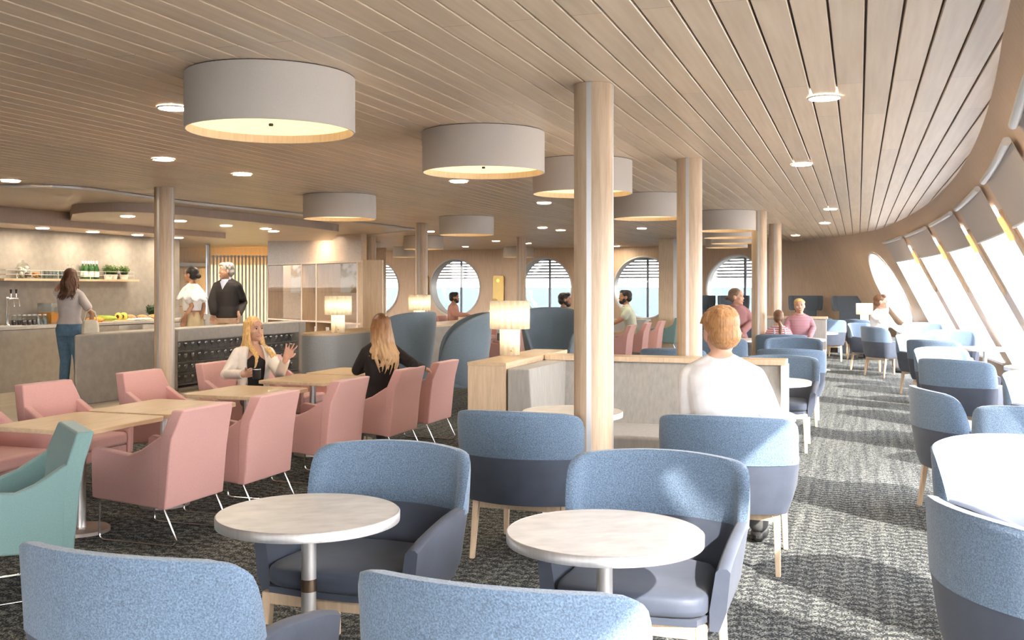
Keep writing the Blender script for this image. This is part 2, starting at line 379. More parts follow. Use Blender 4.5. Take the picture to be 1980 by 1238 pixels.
def wall_mesh(name, ta, tb):
    mb = MB(); uvs = []
    cuts = [(t-w, t+w, 'w') for t, w in zip(WIN_T, WHW)] + [(t-1.04 if i else t-.88, t+1.04 if i else t+.88, 'p', i) for i, (t, r) in enumerate(PORT)]
    cuts = sorted(c for c in cuts if c[0] >= ta-1e-6 and c[1] <= tb+1e-6)
    t = ta
    for c in cuts:
        if c[0] > t+1e-4: wall_cells(t, c[0], 0, CEIL, max(1, int((c[0]-t)/.3)), 4, mb, uvs)
        if c[2] == 'w':
            wall_cells(c[0], c[1], 0, WZ0, 5, 1, mb, uvs); wall_cells(c[0], c[1], WZ1, CEIL, 5, 1, mb, uvs)
        else:
            tc, r = PORT[c[3]]; round_cell(tc, (c[1]-c[0])/2, PZ, r, 0, CEIL, mb, uvs)
        t = c[1]
    if tb > t+1e-4: wall_cells(t, tb, 0, CEIL, max(1, int((tb-t)/.3)), 4, mb, uvs)
    mb.uv = uvs
    o = mb.build(name, M['wallwood'], weld=False, smooth=False); o['kind'] = 'structure'
    return o
T_END = WP[-1][0]
wall_mesh('wall_right', -7, 25.0)
wall_mesh('wall_far', 25.0, T_END-.01)
# slanted windows: reveal, pane, sill
for i, (tc, hw) in enumerate(zip(WIN_T, WHW)):
    r = empty('window_%d' % (i+1), tuple(W(tc, WZ0)), 0, kind='structure')
    mb = MB(); D = .16; N = 5
    def ring(off):
        a = [W(tc-hw+2*hw*k/N, WZ0, off) for k in range(N)] + [W(tc+hw, WZ0+(WZ1-WZ0)*k/4, off) for k in range(4)]
        a += [W(tc+hw-2*hw*k/N, WZ1, off) for k in range(N)] + [W(tc-hw, WZ1-(WZ1-WZ0)*k/4, off) for k in range(4)]
        return a
    mb.loft([ring(0), ring(D)], cap=False)
    o = mb.build('window_reveal', M['white'], smooth=False); o.parent = r; o.matrix_parent_inverse = Matrix.Translation(-r.location)
    g = MB(); N = 6
    vs = [W(tc-hw+2*hw*k/N, z, D) for k in range(N+1) for z in (WZ0, WZ1)]
    g.add(vs, [(2*k, 2*k+2, 2*k+3, 2*k+1) for k in range(N)])
    o = g.build('pane', M['pane_s'], smooth=False); o.parent = r; o.matrix_parent_inverse = Matrix.Translation(-r.location)
    s = MB(); ins = [W(tc-hw-.04+(2*hw+.08)*k/N, WZ0, -.05) for k in range(N+1)]; out = [W(tc-hw-.04+(2*hw+.08)*k/N, WZ0, .10) for k in range(N+1)]
    vs = [(p.x,p.y,WZ0-.025) for p in ins] + [(p.x,p.y,WZ0-.025) for p in out] + [(p.x,p.y,WZ0+.008) for p in out] + [(p.x,p.y,WZ0+.008) for p in ins]
    m_ = N+1
    fs = []
    for k in range(N):
        for q in range(4):
            a, b = q*m_, ((q+1) % 4)*m_
            fs.append((a+k, a+k+1, b+k+1, b+k))
    fs += [(0, m_, 2*m_, 3*m_), (N, 4*m_-1, 3*m_-1, 2*m_-1)]
    s.add(vs, fs)
    o = s.build('window_sill', M['white'], smooth=False); o.parent = r; o.matrix_parent_inverse = Matrix.Translation(-r.location)
def child(o, r):
    o.parent = r; o.matrix_parent_inverse = Matrix.Translation(-r.location); return o
# portholes: deep ring, pane, mullion, louvre
for i, (tc, rr) in enumerate(PORT):
    r = empty('window_%d' % (len(WIN_T)+i+1), tuple(W(tc, PZ-rr)), 0, kind='structure')
    n = 64; D = .34 if i else .12
    def ring(q, off): return [W(tc+q*math.cos(2*math.pi*k/n), PZ+q*math.sin(2*math.pi*k/n), off) for k in range(n)]
    child(MB().loft([ring(rr+.035, -.012), ring(rr-.0, -.022), ring(rr-.025, .01), ring(rr-.03, D), ring(rr+.035, D)], cap=False).build('porthole_ring', M['white']), r)
    g = MB(); g.add([p for p in ring(rr, D)], [tuple(range(n))]); child(g.build('pane', M['pane'] if i else M['pane_s'], smooth=False), r)
    if i:
        bar = MB()
        for dt in (-.02,):
            h = .03; a = [W(tc+dt-h, PZ-rr*.99, D+.02), W(tc+dt+h, PZ-rr*.99, D+.02), W(tc+dt+h, PZ-rr*.99, D+.07), W(tc+dt-h, PZ-rr*.99, D+.07)]
            b = [Vector((p.x,p.y,PZ+rr*.99)) for p in a]; bar.loft([a, b])
        child(bar.build('mullion', mat('outer_mullion', (.22,.24,.29), .5), smooth=False), r)
        lv = MB(); nrm = wnorm(tc); tg = Vector((-nrm.y, nrm.x)); ctr = W(tc, PZ, D+.22)
        for k in range(7):
            z = PZ+rr*.36+k*.095; hwid = rr*1.15
            a = []
            for sg in (-1, 1):
                for (dn, dz) in ((-.06,-.012),(.06,-.04),(.06,-.02),(-.06,.008)):
                    a.append((ctr.x+tg.x*sg*hwid+nrm.x*dn, ctr.y+tg.y*sg*hwid+nrm.y*dn, z+dz))
            lv.loft([a[:4], a[4:]])
        child(lv.build('louvre', mat('outer_louvre', (.30,.31,.35), .6), smooth=False), r)
# sloped wooden header trim lines are part of the wall; floor and ceiling
fl = MB().add([(-16,-9,0),(13,-9,0),(13,45,0),(-16,45,0)], [(0,1,2,3)])
S('floor', fl, M['carpet'], smooth=False)
M['vinyl'] = boards_mat('pale_floor_boards', (.60,.52,.42), (.70,.63,.53), .3)
pv = [uc(4,-8.6,.004), uc(26,-8.6,.004), uc(30,-16,.004), uc(4,-16,.004)]
o = MB().add([(Matrix.Rotation(-ANG,4,'Z') @ p) for p in pv], [(0,1,2,3)]).build('floor', M['vinyl'], smooth=False); o.rotation_euler = (0,0,ANG); o['kind'] = 'structure'
# ceiling boards, one mesh, with recessed dark gaps
cb = MB(); P_ = .153
for k in range(-142, 22):
    c0 = k*P_+.03
    y0, y1 = -6.0, 46.0
    if c0 > 1.0: break
    q_ = math.sqrt(max(.01, (1.12-c0)/.0062)); y0 = 12.7-q_ if c0-.12 > .573 else max(y0, min(4.5, 4.5+(c0-.693)/.03)); y1 = min(y1, 12.7+q_) if c0 > -1.2 else y1
    cb.box((c0+P_/2, (y0+y1)/2, CEIL+.010), (P_-.011, y1-y0, .02))
o = cb.build('ceiling', M['boards'], smooth=False, bevel=.003, seg=1); o.rotation_euler = (0,0,ANG); o['kind'] = 'structure'
_pl = [(-22,-6),(cw(-5.8)+.12,-6)]+[(cw(u_)+.12, u_) for u_ in range(-4, 24, 2)]+[(-1.2,32),(-1.2,46),(-22,46)]
o = MB().prism(_pl, CEIL+.03, CEIL+.05).build('ceiling', M['reveal'], smooth=False); o.rotation_euler = (0,0,ANG); o['kind'] = 'structure'
# smooth ceiling wedge over the bar with a metal trim along its edge
TR = [(-12,11.3),(-5.93,11.68),(-5.45,11.74),(-5.07,12.05),(-4.7,13.3),(-4.35,14.38),(-3.38,16.5),(-2.0,20.8)]
TRs = []
for i in range(len(TR)-1):
    for s in range(6):
        p0, p1, p2, p3 = TR[max(i-1,0)], TR[i], TR[i+1], TR[min(i+2,len(TR)-1)]; q = s/6
        TRs.append(tuple(.5*((2*p1[a])+(-p0[a]+p2[a])*q+(2*p0[a]-5*p1[a]+4*p2[a]-p3[a])*q*q+(-p0[a]+3*p1[a]-3*p2[a]+p3[a])*q**3) for a in (0,1)))
TRs.append(TR[-1])
cw = TRs + [(-6.2,28.2),(-9,31),(-16,31),(-16,11.3)]
S('ceiling', MB().prism(cw, CEIL-.012, CEIL-.001), M['smoothceil'], smooth=False)
S('trim_1', MB().tube([(x,y,CEIL-.02) for x,y in TRs[2:] ], .022, 6), M['alul'])
S('trim_2', MB().tube([(-2.0,20.8,CEIL-.015),(-6.2,28.2,CEIL-.015)], .02, 6), M['alul'])
# curved dropped canopy over the standing area
CV = [(-6.35,14.56),(-6.05,14.25),(-5.72,14.12),(-5.4,14.15),(-5.1,14.35),(-4.8,14.85),(-4.6,15.4),(-4.1,16.6),(-3.66,17.8),(-3.3,19.2)]
CVs = []
for i in range(len(CV)-1):
    for s in range(5):
        p0, p1, p2, p3 = CV[max(i-1,0)], CV[i], CV[i+1], CV[min(i+2,len(CV)-1)]; q = s/5
        CVs.append(tuple(.5*((2*p1[a])+(-p0[a]+p2[a])*q+(2*p0[a]-5*p1[a]+4*p2[a]-p3[a])*q*q+(-p0[a]+3*p1[a]-3*p2[a]+p3[a])*q**3) for a in (0,1)))
CVs.append(CV[-1])
poly = CVs + [(-4.1,23),(-8.2,24),(-8.4,19)]
o = MB().prism(poly, 2.66, CEIL-.013).build('ceiling', M['greyfascia'], ang=40); o['kind'] = 'structure'
o = MB().prism([(x*.999+.0,y+.004) for x,y in poly], 2.655, 2.66).build('ceiling', M['smoothceil'], smooth=False); o['kind'] = 'structure'
# ---------------------------------------------------------------- bar wall, canopy
BW0, BDIR = Vector((-8.3,15.3)), Vector((.36,.933)).normalized(); BN = Vector((-BDIR.y, BDIR.x))   # BN points away from the room
def bw(s, n, z=0.0): p = BW0 + BDIR*s + BN*n; return Vector((p.x,p.y,z))
BANG = heading(BDIR.x, BDIR.y)
def bslab(name, s0, s1, n0, n1, z0, z1, m, **k):
    mb = MB().prism([(bw(a,b).x, bw(a,b).y) for a,b in ((s0,n0),(s1,n0),(s1,n1),(s0,n1))], z0, z1); return mb.build(name, m, **k)
S_END = (lambda k: (k*BW0.y-BW0.x)/(BDIR.x-k*BDIR.y))((347-990)/FPX)
o = bslab('wall_left', -9, S_END, 0, .2, 0, CEIL, M['concrete'], smooth=False); o['kind'] = 'structure'
S('wall_left', MB().prism([(-11.55,7.0),(-11.75,7.0),(-11.75,-9),(-11.55,-9)], 0, CEIL), M['concrete'], smooth=False)  # unseen wall, added to keep sky light out on the left
_w = [uc(-6.1,-22), uc(-6.1,-6), uc(-6.3,-6), uc(-6.3,-22)]
S('wall_back', MB().prism([(p.x,p.y) for p in _w], 0, CEIL), M['concrete'], smooth=False)  # unseen part-width wall behind the camera, added to cut sky light
# bar canopy: taupe fascia with a veneer underside
o = bslab('ceiling', -9, S_END+.15, -.98, 0, 2.55, CEIL-.013, M['greyfascia'], smooth=False); o['kind'] = 'structure'
o = bslab('ceiling', -9, S_END+.15, -.98, 0, 2.54, 2.55, M['soffit'], smooth=False); o['kind'] = 'structure'
# ---------------------------------------------------------------- rear-left rooms: wood wall, door, slatted screen
yb = 31.0
o = MB(); pts = [(-13.5,30.2),(-7.3,31.2),(-6.6,31.35)]; uv = []
for x, y in pts:
    for z in (0, CEIL): o.v.append((x,y,z)); uv.append((x, z))
o.f = [(0,2,3,1),(2,4,5,3)]; o.uv = uv
o = o.build('wall_back', M['wallwood'], smooth=False); o['kind'] = 'structure'
r = empty('door_1', (-9.75,30.72,0), R(9), kind='structure')
MB().box((0,0,1.08),(1.0,.06,2.16)).build('door_panel', M['oak'], r, smooth=False, bevel=.005)
MB().box((-.55,0,1.1),(.07,.12,2.3)).box((.55,0,1.1),(.07,.12,2.3)).box((0,0,2.27),(1.17,.12,.1)).build('door_frame', M['alul'], r, smooth=False)
MB().tube([(-.4,-.04,1.0),(-.4,-.09,1.0),(-.28,-.09,1.0)], .012).build('door_handle', M['chrome'], r)
r = empty('slatted_screen', (-8.0,30.3,0), R(6), 'tall screen of pale vertical slats lit warm yellow from behind', 'screen')
for k in range(22):
    MB().box((-1.15+k*.105,0,1.28),(.055,.05,2.52)).build('slat', M['alul'], r, smooth=False)
MB().box((-.05,.0,2.50),(2.4,.03,.03)).box((-.05,0,.06),(2.4,.06,.1)).build('rail', M['alul'], r, smooth=False)
bk = mat('warm_backlight', (1,.85,.5), .6, emit=(1,.72,.30), es=.55, var=0)
MB().box((-.05,.25,1.15),(2.35,.04,2.2)).build('light_panel', bk, r, smooth=False)
# header panel above the shelf unit and its side
S('wall_left', MB().prism([(-6.15,25.75),(-6.2,25.6),(-3.35,22.4),(-3.25,22.55)], 2.17, CEIL-.012), M['soffit'], smooth=False)
# ---------------------------------------------------------------- sea
o = MB().add([(-9000,-9000,-14),(9000,-9000,-14),(9000,9000,-14),(-9000,9000,-14)], [(0,1,2,3)]).build('sea', mat('sea_water', (.020,.034,.041), .8, spec=.05, var=.12, vs=.05, stretch=(1,.3,1), detail=8), smooth=False)
o['kind'] = 'structure'
# ================================================================ FURNITURE
def upath(W_, yf, yb, Rr, n=10, na=6):                 # U-shaped plan line, right arm tip -> back -> left arm tip
    pts = []
    for k in range(na): pts.append((W_, yf + (yb+Rr-yf)*k/na))
    for k in range(n+1):
        a = math.pi/2*k/n; pts.append((W_-Rr+Rr*math.cos(a), yb+Rr-Rr*math.sin(a)))
    m = 6
    for k in range(1, m): pts.append((W_-Rr-(2*(W_-Rr))*k/m, yb))
    for k in range(n+1):
        a = math.pi/2*k/n; pts.append((-(W_-Rr)-Rr*math.sin(a), yb+Rr-Rr*math.cos(a)))
    for k in range(1, na+1): pts.append((-W_, yb+Rr+(yf-yb-Rr)*k/na))
    return [Vector(p) for p in pts]
def cpath():
    pts = []; hw, yc, yf, rc, sg = .345, -.215, .26, .085, .075
    for k in range(6): pts.append((hw-.012*(1-k/6)*0, yf+(yc-yf)*k/6))
    cx, cy = hw-rc, yc
    for k in range(7): a = R(74)*k/6; pts.append((cx+rc*math.cos(a), cy-rc*math.sin(a)))
    x1, y1 = pts[-1]; m = 12; 
    for k in range(1, m): x = x1-2*x1*k/m; pts.append((x, y1-sg*(1-(x/x1)**2)))
    for k in range(7): a = R(74)*(1-k/6); pts.append((-(cx+rc*math.cos(a)), cy-rc*math.sin(a)))
    for k in range(1, 7): pts.append((-hw, yc+(yf-yc)*k/6))
    return [Vector(p) for p in pts]
def pnorm(pts):
    out = []
    for i in range(len(pts)):
        t = (pts[min(i+1,len(pts)-1)]-pts[max(i-1,0)]).normalized(); out.append(Vector((-t.y, t.x)) * -1)
    for i, (p, q) in enumerate(zip(pts, out)):
        if q.dot(p) < 0 and abs(p.length) > .1: out[i] = -q
    return out
def arclen(pts):
    L = [0]
    for a, b in zip(pts, pts[1:]): L.append(L[-1]+(b-a).length)
    return [l - L[-1]/2 for l in L]
def lounge_chair():
    r = empty('lounge_armchair', label='-', cat='armchair')
    P = cpath(); N = pnorm(P); A = arclen(P)
    rings = []; th = .05
    for p, n, a in zip(P, N, A):
        fr = min(1, max(0, (p.y+.12)/.41)); zt = .655-.075*fr**1.3; f = .045
        tip = max(0, (p.y-.20)/.09); zt -= .018*tip*tip
        o0 = p+n*-.015; o1 = p+n*(f-.02*fr)
        rings.append([(o0.x,o0.y,.345),(p.x+n.x*.012,p.y+n.y*.012,.42),(o1.x,o1.y,zt-.012),(o1.x-n.x*.012,o1.y-n.y*.012,zt),(o1.x-n.x*(th-.01),o1.y-n.y*(th-.01),zt),(o1.x-n.x*(th+.004),o1.y-n.y*(th+.004),zt-.015),(p.x-n.x*(th-.0),p.y-n.y*(th-.0),.42),(o0.x-n.x*.035,o0.y-n.y*.035,.345)])
    MB().loft(rings).build('shell', M['blued'], r, ang=50)
    # upper back band, overhanging the shell
    rows = [0,.12,.3,.5,.68,.8,.88,.94,.98,1.0]; z0, z1 = .625, .885; mb = MB(); Lh0, Lh1 = .44, .365; rc = .055
    def at(s):
        for i in range(len(A)-1):
            if A[i+1] >= s: break
        k = (s-A[i])/(A[i+1]-A[i]); return P[i]+(P[i+1]-P[i])*k, (N[i]+(N[i+1]-N[i])*k).normalized()
    K = 34; outer = []; inner = []
    for v in rows:
        L = Lh0+(Lh1-Lh0)*v
        if v > .72: L -= rc*(1-math.sqrt(max(0, 1-((v-.72)/.28)**2)))
        ro, ri = [], []
        for k in range(K+1):
            s = -L+2*L*k/K; p, n = at(s)
            crown = .014*(1-(s/L)**2)*v
            z = z0+(z1-z0)*v+crown; f = .046+.014*v; e = abs(s/L); ed = .5*max(0, (e-.94)/.06)**2
            tk = .058-.012*v; tk2 = tk*(1-ed); f2 = f-tk*ed*.25
            if v > .95: tk2 *= .72; f2 -= .006
            ro.append((p.x+n.x*f2, p.y+n.y*f2, z)); ri.append((p.x+n.x*(f2-tk2), p.y+n.y*(f2-tk2), z))
        outer.append(ro); inner.append(ri)
    nr = len(rows); o = len(mb.v)
    for ro in outer: mb.v += ro
    for ri in inner: mb.v += ri
    I = lambda s_, i, k: o+s_*nr*(K+1)+i*(K+1)+k
    for i in range(nr-1):
        for k in range(K):
            mb.f.append((I(0,i,k),I(0,i,k+1),I(0,i+1,k+1),I(0,i+1,k))); mb.f.append((I(1,i,k+1),I(1,i,k),I(1,i+1,k),I(1,i+1,k+1)))
        mb.f.append((I(0,i,0),I(0,i+1,0),I(1,i+1,0),I(1,i,0))); mb.f.append((I(0,i+1,K),I(0,i,K),I(1,i,K),I(1,i+1,K)))
    for k in range(K):
        mb.f.append((I(0,0,k+1),I(0,0,k),I(1,0,k),I(1,0,k+1))); mb.f.append((I(0,nr-1,k),I(0,nr-1,k+1),I(1,nr-1,k+1),I(1,nr-1,k)))
    mb.build('backrest', M['bluel'], r, ang=60)
    # seat cushion with a rounded front
    prof = []
    sp = [(-.285,.10),(-.285,-.14),(-.22,-.245),(.22,-.245),(.285,-.14),(.285,.10),(.30,.25),(.27,.335),(.10,.352),(-.10,.352),(-.27,.335),(-.30,.25)]
    rg = []
    for z, q in ((.398,.95),(.405,1.0),(.455,1.0),(.474,.985),(.483,.93),(.487,.6)):
        rg.append([(x*q, .05+(y-.05)*q, z) for x, y in sp])
    MB().loft(rg).build('seat', M['blued'], r, ang=70, sub=1)
    MB().loft([[(x*.96,.05+(y-.05)*.96,z) for x,y in sp] for z in (.375,.40)]).build('seat_base', M['blued'], r, ang=50)
    MB().box((0,.31,.352),(.54,.026,.05)).box((0,-.25,.322),(.50,.026,.045)).box((.27,.02,.345),(.026,.56,.04)).box((-.27,.02,.345),(.026,.56,.04)).build('seat_frame', M['beech'], r, smooth=False, bevel=.003)
    for sx in (-1,1):
        for y, dy in ((.305,.02),(-.24,-.05)):
            a = Vector((sx*.272,y)); b = Vector((sx*.285,y+dy)); h = .02; g = .014
            MB().loft([[(b.x-g,b.y-g,0),(b.x+g,b.y-g,0),(b.x+g,b.y+g,0),(b.x-g,b.y+g,0)],[(a.x-h,a.y-h,.376),(a.x+h,a.y-h,.376),(a.x+h,a.y+h,.376),(a.x-h,a.y+h,.376)]]).build('leg', M['beech'], r, smooth=False, bevel=.004)
    return r
def pink_chair(m):
    r = empty('sled_armchair', label='-', cat='armchair')
    mb = MB(); w = .30
    prof = [(.305,.275),(.315,.575),(.285,.598),(.02,.566),(-.07,.60),(-.215,.69),(-.275,.69),(-.255,.235),(-.05,.25)]
    for sx in (-1,1):
        x0, x1 = sx*w, sx*(w-.06); mb.loft([[(x0,y,z) for y,z in prof],[(x1,y,z) for y,z in prof]])
    mb.build('armrest', m, r, bevel=.012, seg=3, ang=30)
    rg = []
    for z, hw, y0, y1 in ((.235,.302,-.255,-.19),(.55,.302,-.285,-.20),(.68,.302,-.305,-.215),(.85,.262,-.365,-.275)):
        rg.append([(-hw,y0,z),(hw,y0,z),(hw,y1,z),(-hw,y1,z)])
    MB().loft(rg).build('backrest', m, r, bevel=.012, seg=3, ang=30)
    MB().box((0,.045,.305),(.47,.50,.09)).build('seat_base', m, r, bevel=.012, ang=30)
    MB().box((0,.055,.40),(.474,.50,.10)).build('seat_cushion', m, r, bevel=.025, seg=3, ang=30)
    for sx in (-1,1):
        x = sx*.265; pth = [(x,.27,.27),(x,.275,.07)]
        for k in range(5): a = math.pi/2*k/4; pth.append((x,.235+.04*math.cos(a)+.0,.048-.04*math.sin(a)))
        for k in range(5): a = math.pi/2*k/4; pth.append((x,-.27-.04*math.sin(a),.048-.04*math.cos(a)))
        pth.append((x,-.21,.25))
        MB().tube(pth, .0065, 8).build('sled_leg', M['chrome'], r, ang=60)
    return r
def round_table(m='marble'):
    r = empty('round_table', label='-', cat='table')
    MB().lathe([(.352,.728),(.352,.7305)], n=72).build('tabletop', M[m], r, ang=30)
    MB().lathe([(.340,.692),(.357,.694),(.358,.727),(.353,.7315),(.351,.729)], n=72).build('edge_band', M['alu'], r, ang=50)
    MB().lathe([(.0295,.014),(.0295,.694)], n=28).build('pole', M['alu'], r, ang=40)
    MB().lathe([(.031,.42),(.031,.468)], n=28).build('collar', M['bronze'], r, ang=40)
    MB().lathe([(.215,0),(.215,.012),(.03,.022)], n=48).build('base_plate', M['alu'], r, ang=30)
    return r
def wood_table():
    r = empty('wooden_table', label='-', cat='table')
    hx, hy, rc = .375, .40, .07; pl = []
    for cx, cy, a0 in ((hx-rc,hy-rc,0),(-hx+rc,hy-rc,90),(-hx+rc,-hy+rc,180),(hx-rc,-hy+rc,270)):
        for k in range(7): a = R(a0+15*k); pl.append((cx+rc*math.cos(a), cy+rc*math.sin(a)))
    MB().prism(pl, .700, .730).build('tabletop', M['oakx'], r, bevel=.004, ang=40)
    MB().lathe([(.03,.02),(.03,.70)], n=28).build('pole', M['alu'], r, ang=40)
    MB().lathe([(.18,0),(.18,.022),(.172,.028),(.03,.03)], n=48).build('base_plate', mat('table_base_metal', (.60,.53,.47), .35, .8) if 'tb' not in M else M['tb'], r, ang=40)
    return r
def drum_lamp():
    r = empty('drum_ceiling_lamp', label='-', cat='ceiling lamp')
    n = 96
    MB().lathe([(.462,-.31),(.470,-.31),(.470,-.004),(.45,-.004)], n=n, cap=False).build('shade', M['shade'], r, ang=40)
    MB().lathe([(.461,-.309),(.461,-.03)], n=n, cap=False).build('liner', M['oak'], r, ang=40)
    MB().lathe([(.458,-.262),(.458,-.255)], n=n).build('diffuser', M['glow'], r, ang=30)
    MB().lathe([(.468,-.006),(.468,0)], n=n).build('ceiling_plate', M['black'], r, ang=30)
    MB().lathe([(.012,-.276),(.014,-.268),(.012,-.262)], n=16).build('finial', M['black'], r)
    return r
def downlight():
    r = empty('downlight', label='-', cat='downlight')
    MB().lathe([(.098,-.002),(.105,-.004),(.105,-.012),(.094,-.014),(.090,-.010)], n=40, cap=False).build('trim_ring', M['white'], r, ang=50)
    MB().lathe([(.091,-.0095),(.091,-.0075)], n=40).build('diffuser', M['down'], r, ang=30)
    return r
def table_lamp():
    r = empty('pleated_table_lamp', label='-', cat='table lamp')
    def flute(ra, rb, n, z0, z1, m=None):
        ring = []
        for k in range(n*6):
            a = 2*math.pi*k/(n*6); q = ra+(rb-ra)*abs(math.sin(n*a/2)); ring.append((q*math.cos(a), q*math.sin(a)))
        return MB().loft([[(x,y,z0) for x,y in ring],[(x*1.0,y*1.0,z1) for x,y in ring]], cap=False)
    flute(.148,.178,18,.235,.485).build('lamp_shade', M['lampshade'], r, ang=80, solid=.003)
    flute(.070,.090,9,0,.26).build('lamp_base', M['lampbase'], r, ang=80, solid=.004)
    for z_, e_ in ((.36, 1.15), (.13, .16)):
        ld = bpy.data.lights.new('bulb', 'POINT'); ld.energy = e_; ld.color = (1,.82,.58); ld.shadow_soft_size = .03
        lo = bpy.data.objects.new('bulb', ld); C.objects.link(lo); lo.parent = r; lo.location = (0,0,z_)
    MB().lathe([(.004,0),(.012,.004),(.012,.014),(.004,.018)], (0,-.098,.035), n=12).build('knob', M['brass'], r)
    return r
def wing_chair():
    r = empty('wing_lounge_chair', label='-', cat='armchair')
    mb = MB(); n = 48; rings = []
    for k in range(n+1):
        a = R(-132+264*k/n); e_ = abs(math.degrees(a)); zt = .58+.69*max(0, 1-(e_/133)**3.0)**.62
        q = lambda rr, z: (rr*math.sin(a)*1.04, -rr*math.cos(a)*.95, z)
        h_ = lambda z: .345+.115*min(1, max(0, (z-.35)/.65))**.75
        th = .055; zs = [.30,.42,.56,.56+(zt-.56)*.4,.56+(zt-.56)*.75,zt-.035]
        out = [q(h_(z)-(.03 if z < .31 else 0), z) for z in zs]+[q(h_(zt)-.006, zt-.008), q(h_(zt)-.028, zt), q(h_(zt)-.048, zt-.008)]
        rings.append(out+[q(h_(z)-th, z) for z in zs[::-1]])
    mb.loft(rings).build('shell', M['bluew'], r, ang=60)
    MB().lathe([(.30,.30),(.345,.315),(.355,.40),(.34,.435),(.28,.45)], (0,.04,0), n=32).build('seat_cushion', M['bluew'], r, ang=60)
    for sx in (-1,1):
        for y in (-.2,.25): MB().loft([[(sx*.27+p*.012,y*1.15+q*.012,0) for p,q in ((-1,-1),(1,-1),(1,1),(-1,1))],[(sx*.21+p*.02,y+q*.02,.31) for p,q in ((-1,-1),(1,-1),(1,1),(-1,1))]]).build('leg', M['beech'], r, smooth=False)
    return r
def hood_chair():
    r = empty('hooded_chair', label='-', cat='armchair')
    MB().box((0,.05,.40),(.62,.56,.12)).build('seat', M['slate'], r, bevel=.03, seg=3)
    MB().box((0,-.24,.72),(.52,.10,.62)).build('backrest', M['slate'], r, bevel=.02, seg=3)
    mb = MB(); rg = []
    for z, q in ((1.0,.90),(1.03,.96),(1.2,1.0),(1.34,1.0),(1.37,.97)):
        rg.append([(-.36*q,-.28,z),(.36*q,-.28,z),(.43*q,-.05,z),(.38*q,-.04,z),(.31*q,-.20,z),(-.31*q,-.20,z),(-.38*q,-.04,z),(-.43*q,-.05,z)])
    mb.loft(rg).build('hood', M['slate'], r, bevel=.008)
    MB().box((0,.02,.17),(.5,.46,.34)).build('plinth', M['slate'], r, bevel=.01)
    return r
def pillar(x, y, label):
    r = empty('wooden_pillar', (x,y,0), ANG, label, 'pillar', None)
    MB().lathe([(.116,.0),(.116,CEIL-.001)], n=64, cap=False).build('shaft', M['pillarw'], r, ang=40)
    for k in range(4):
        a = R(90*k); mb = MB().box((0,.1125,CEIL/2),(.030,.008,CEIL-.004)); o = mb.build('metal_strip', M['alul'], r, smooth=False, bevel=.001); o.rotation_euler = (0,0,a)
    return r
def px(x, y, z):                                        # a point at height z, read off a level line of sight
    Z = FPX*(EYE-z)/(y-553.0); return Vector(((x-990)*Z/FPX, Z, z))
# ---- blue lounge chairs
pc = Proto(lounge_chair())
BACK = .36
def chair_at(bx, by, hx, hy, label, group='blue two-tone lounge armchairs', s=None):
    v = Vector((hx,hy)).normalized(); o = pc.get()
    return place(o, (bx+v.x*BACK, by+v.y*BACK, 0), heading(v.x, v.y), label, group, s)
Dd = (D2.x, D2.y); Bb = (-D2.x, -D2.y)
L = 'blue armchair '
for a in [
 (-1.10,2.76,*Dd, L+'in the bottom left corner, seen from behind, cut by the frame'),
 (-.07,2.47,*Dd, L+'nearest at the bottom centre, only its upper back and rim in view'),
 (-.52,4.66,*Bb, L+'facing out behind the left marble table, beside the pink chairs'),
 (.65,4.40,*Bb, L+'facing out behind the right marble table, in front of the pillar'),
 (.01,5.84,*Dd, L+'seen from behind just left of the nearest pillar'),
 (1.19,5.64,*Dd, L+'seen from behind, with the ginger-haired person in white sitting in it'),
 (2.80,10.5,*Bb, L+'facing out just past the right end of the grey booth'),
 (3.2,11.6,*Dd, L+'seen from behind, back to back with the chair past the booth end'),
 (3.94,14.1,*Bb, L+'in front of the striped-shirt girl, its band overlapping the lower one'),
 (4.03,15.1,*Dd, L+'directly behind which the girl with the ponytail sits'),
 (1.50,3.22,.97,.20, L+'nearest on the right edge, dark outside of its back showing'),
 (2.26,4.85,.37,-.93, L+'at the right edge with its back band brightly sunlit, cut by the frame'),
 (2.92,7.15,1,-.04, L+'turned to the windows alone on the aisle, one lit edge on its back'),
 (3.20,6.05,*Dd, L+'cut by the right edge, its textured back behind the sunlit near one'),
 (4.42,8.62,.37,-.93, L+'with pale sunlit band at the right edge below the near window table'),
 (4.33,9.95,.75,.62, L+'with wide dark back, fourth from the front right of the aisle'),
 (5.02,11.95,.33,-.95, L+'with pale sunlit band peeping over the wide dark back'),
 (5.6,13.5,.75,.62, L+'with dark back, between two pale sunlit bands by the window row'),
 (6.08,15.3,.33,-.95, L+'with pale sunlit band behind the dark back amid the window row'),
 (7.22,16.6,*Bb, L+'behind the round window table, its band half in shade'),
 (6.40,18.0,.95,.25, L+'turned sideways in front of the man in white at the windows'),
 (8.1,19.9,*Bb, L+'pale and sunlit against the far end of the slanted windows'),
 (7.45,21.9,.85,.45, L+'two places beyond the man in white, left of him on the aisle'),
 (7.05,23.3,.8,.5, L+'farthest on the aisle, its top rim catching the sun near the hooded chairs'),
 (6.75,21.6,*Dd, L+'small and far, behind the cream booth of the smiling boy'),
 (1.85,11.7,*Dd, L+'low and mostly hidden behind the grey booth between two pillars'),
 (2.85,13.95,*Dd, L+'half hidden beside the ginger head, in front of the woman in mauve')]:
    chair_at(*a[:4], a[4])
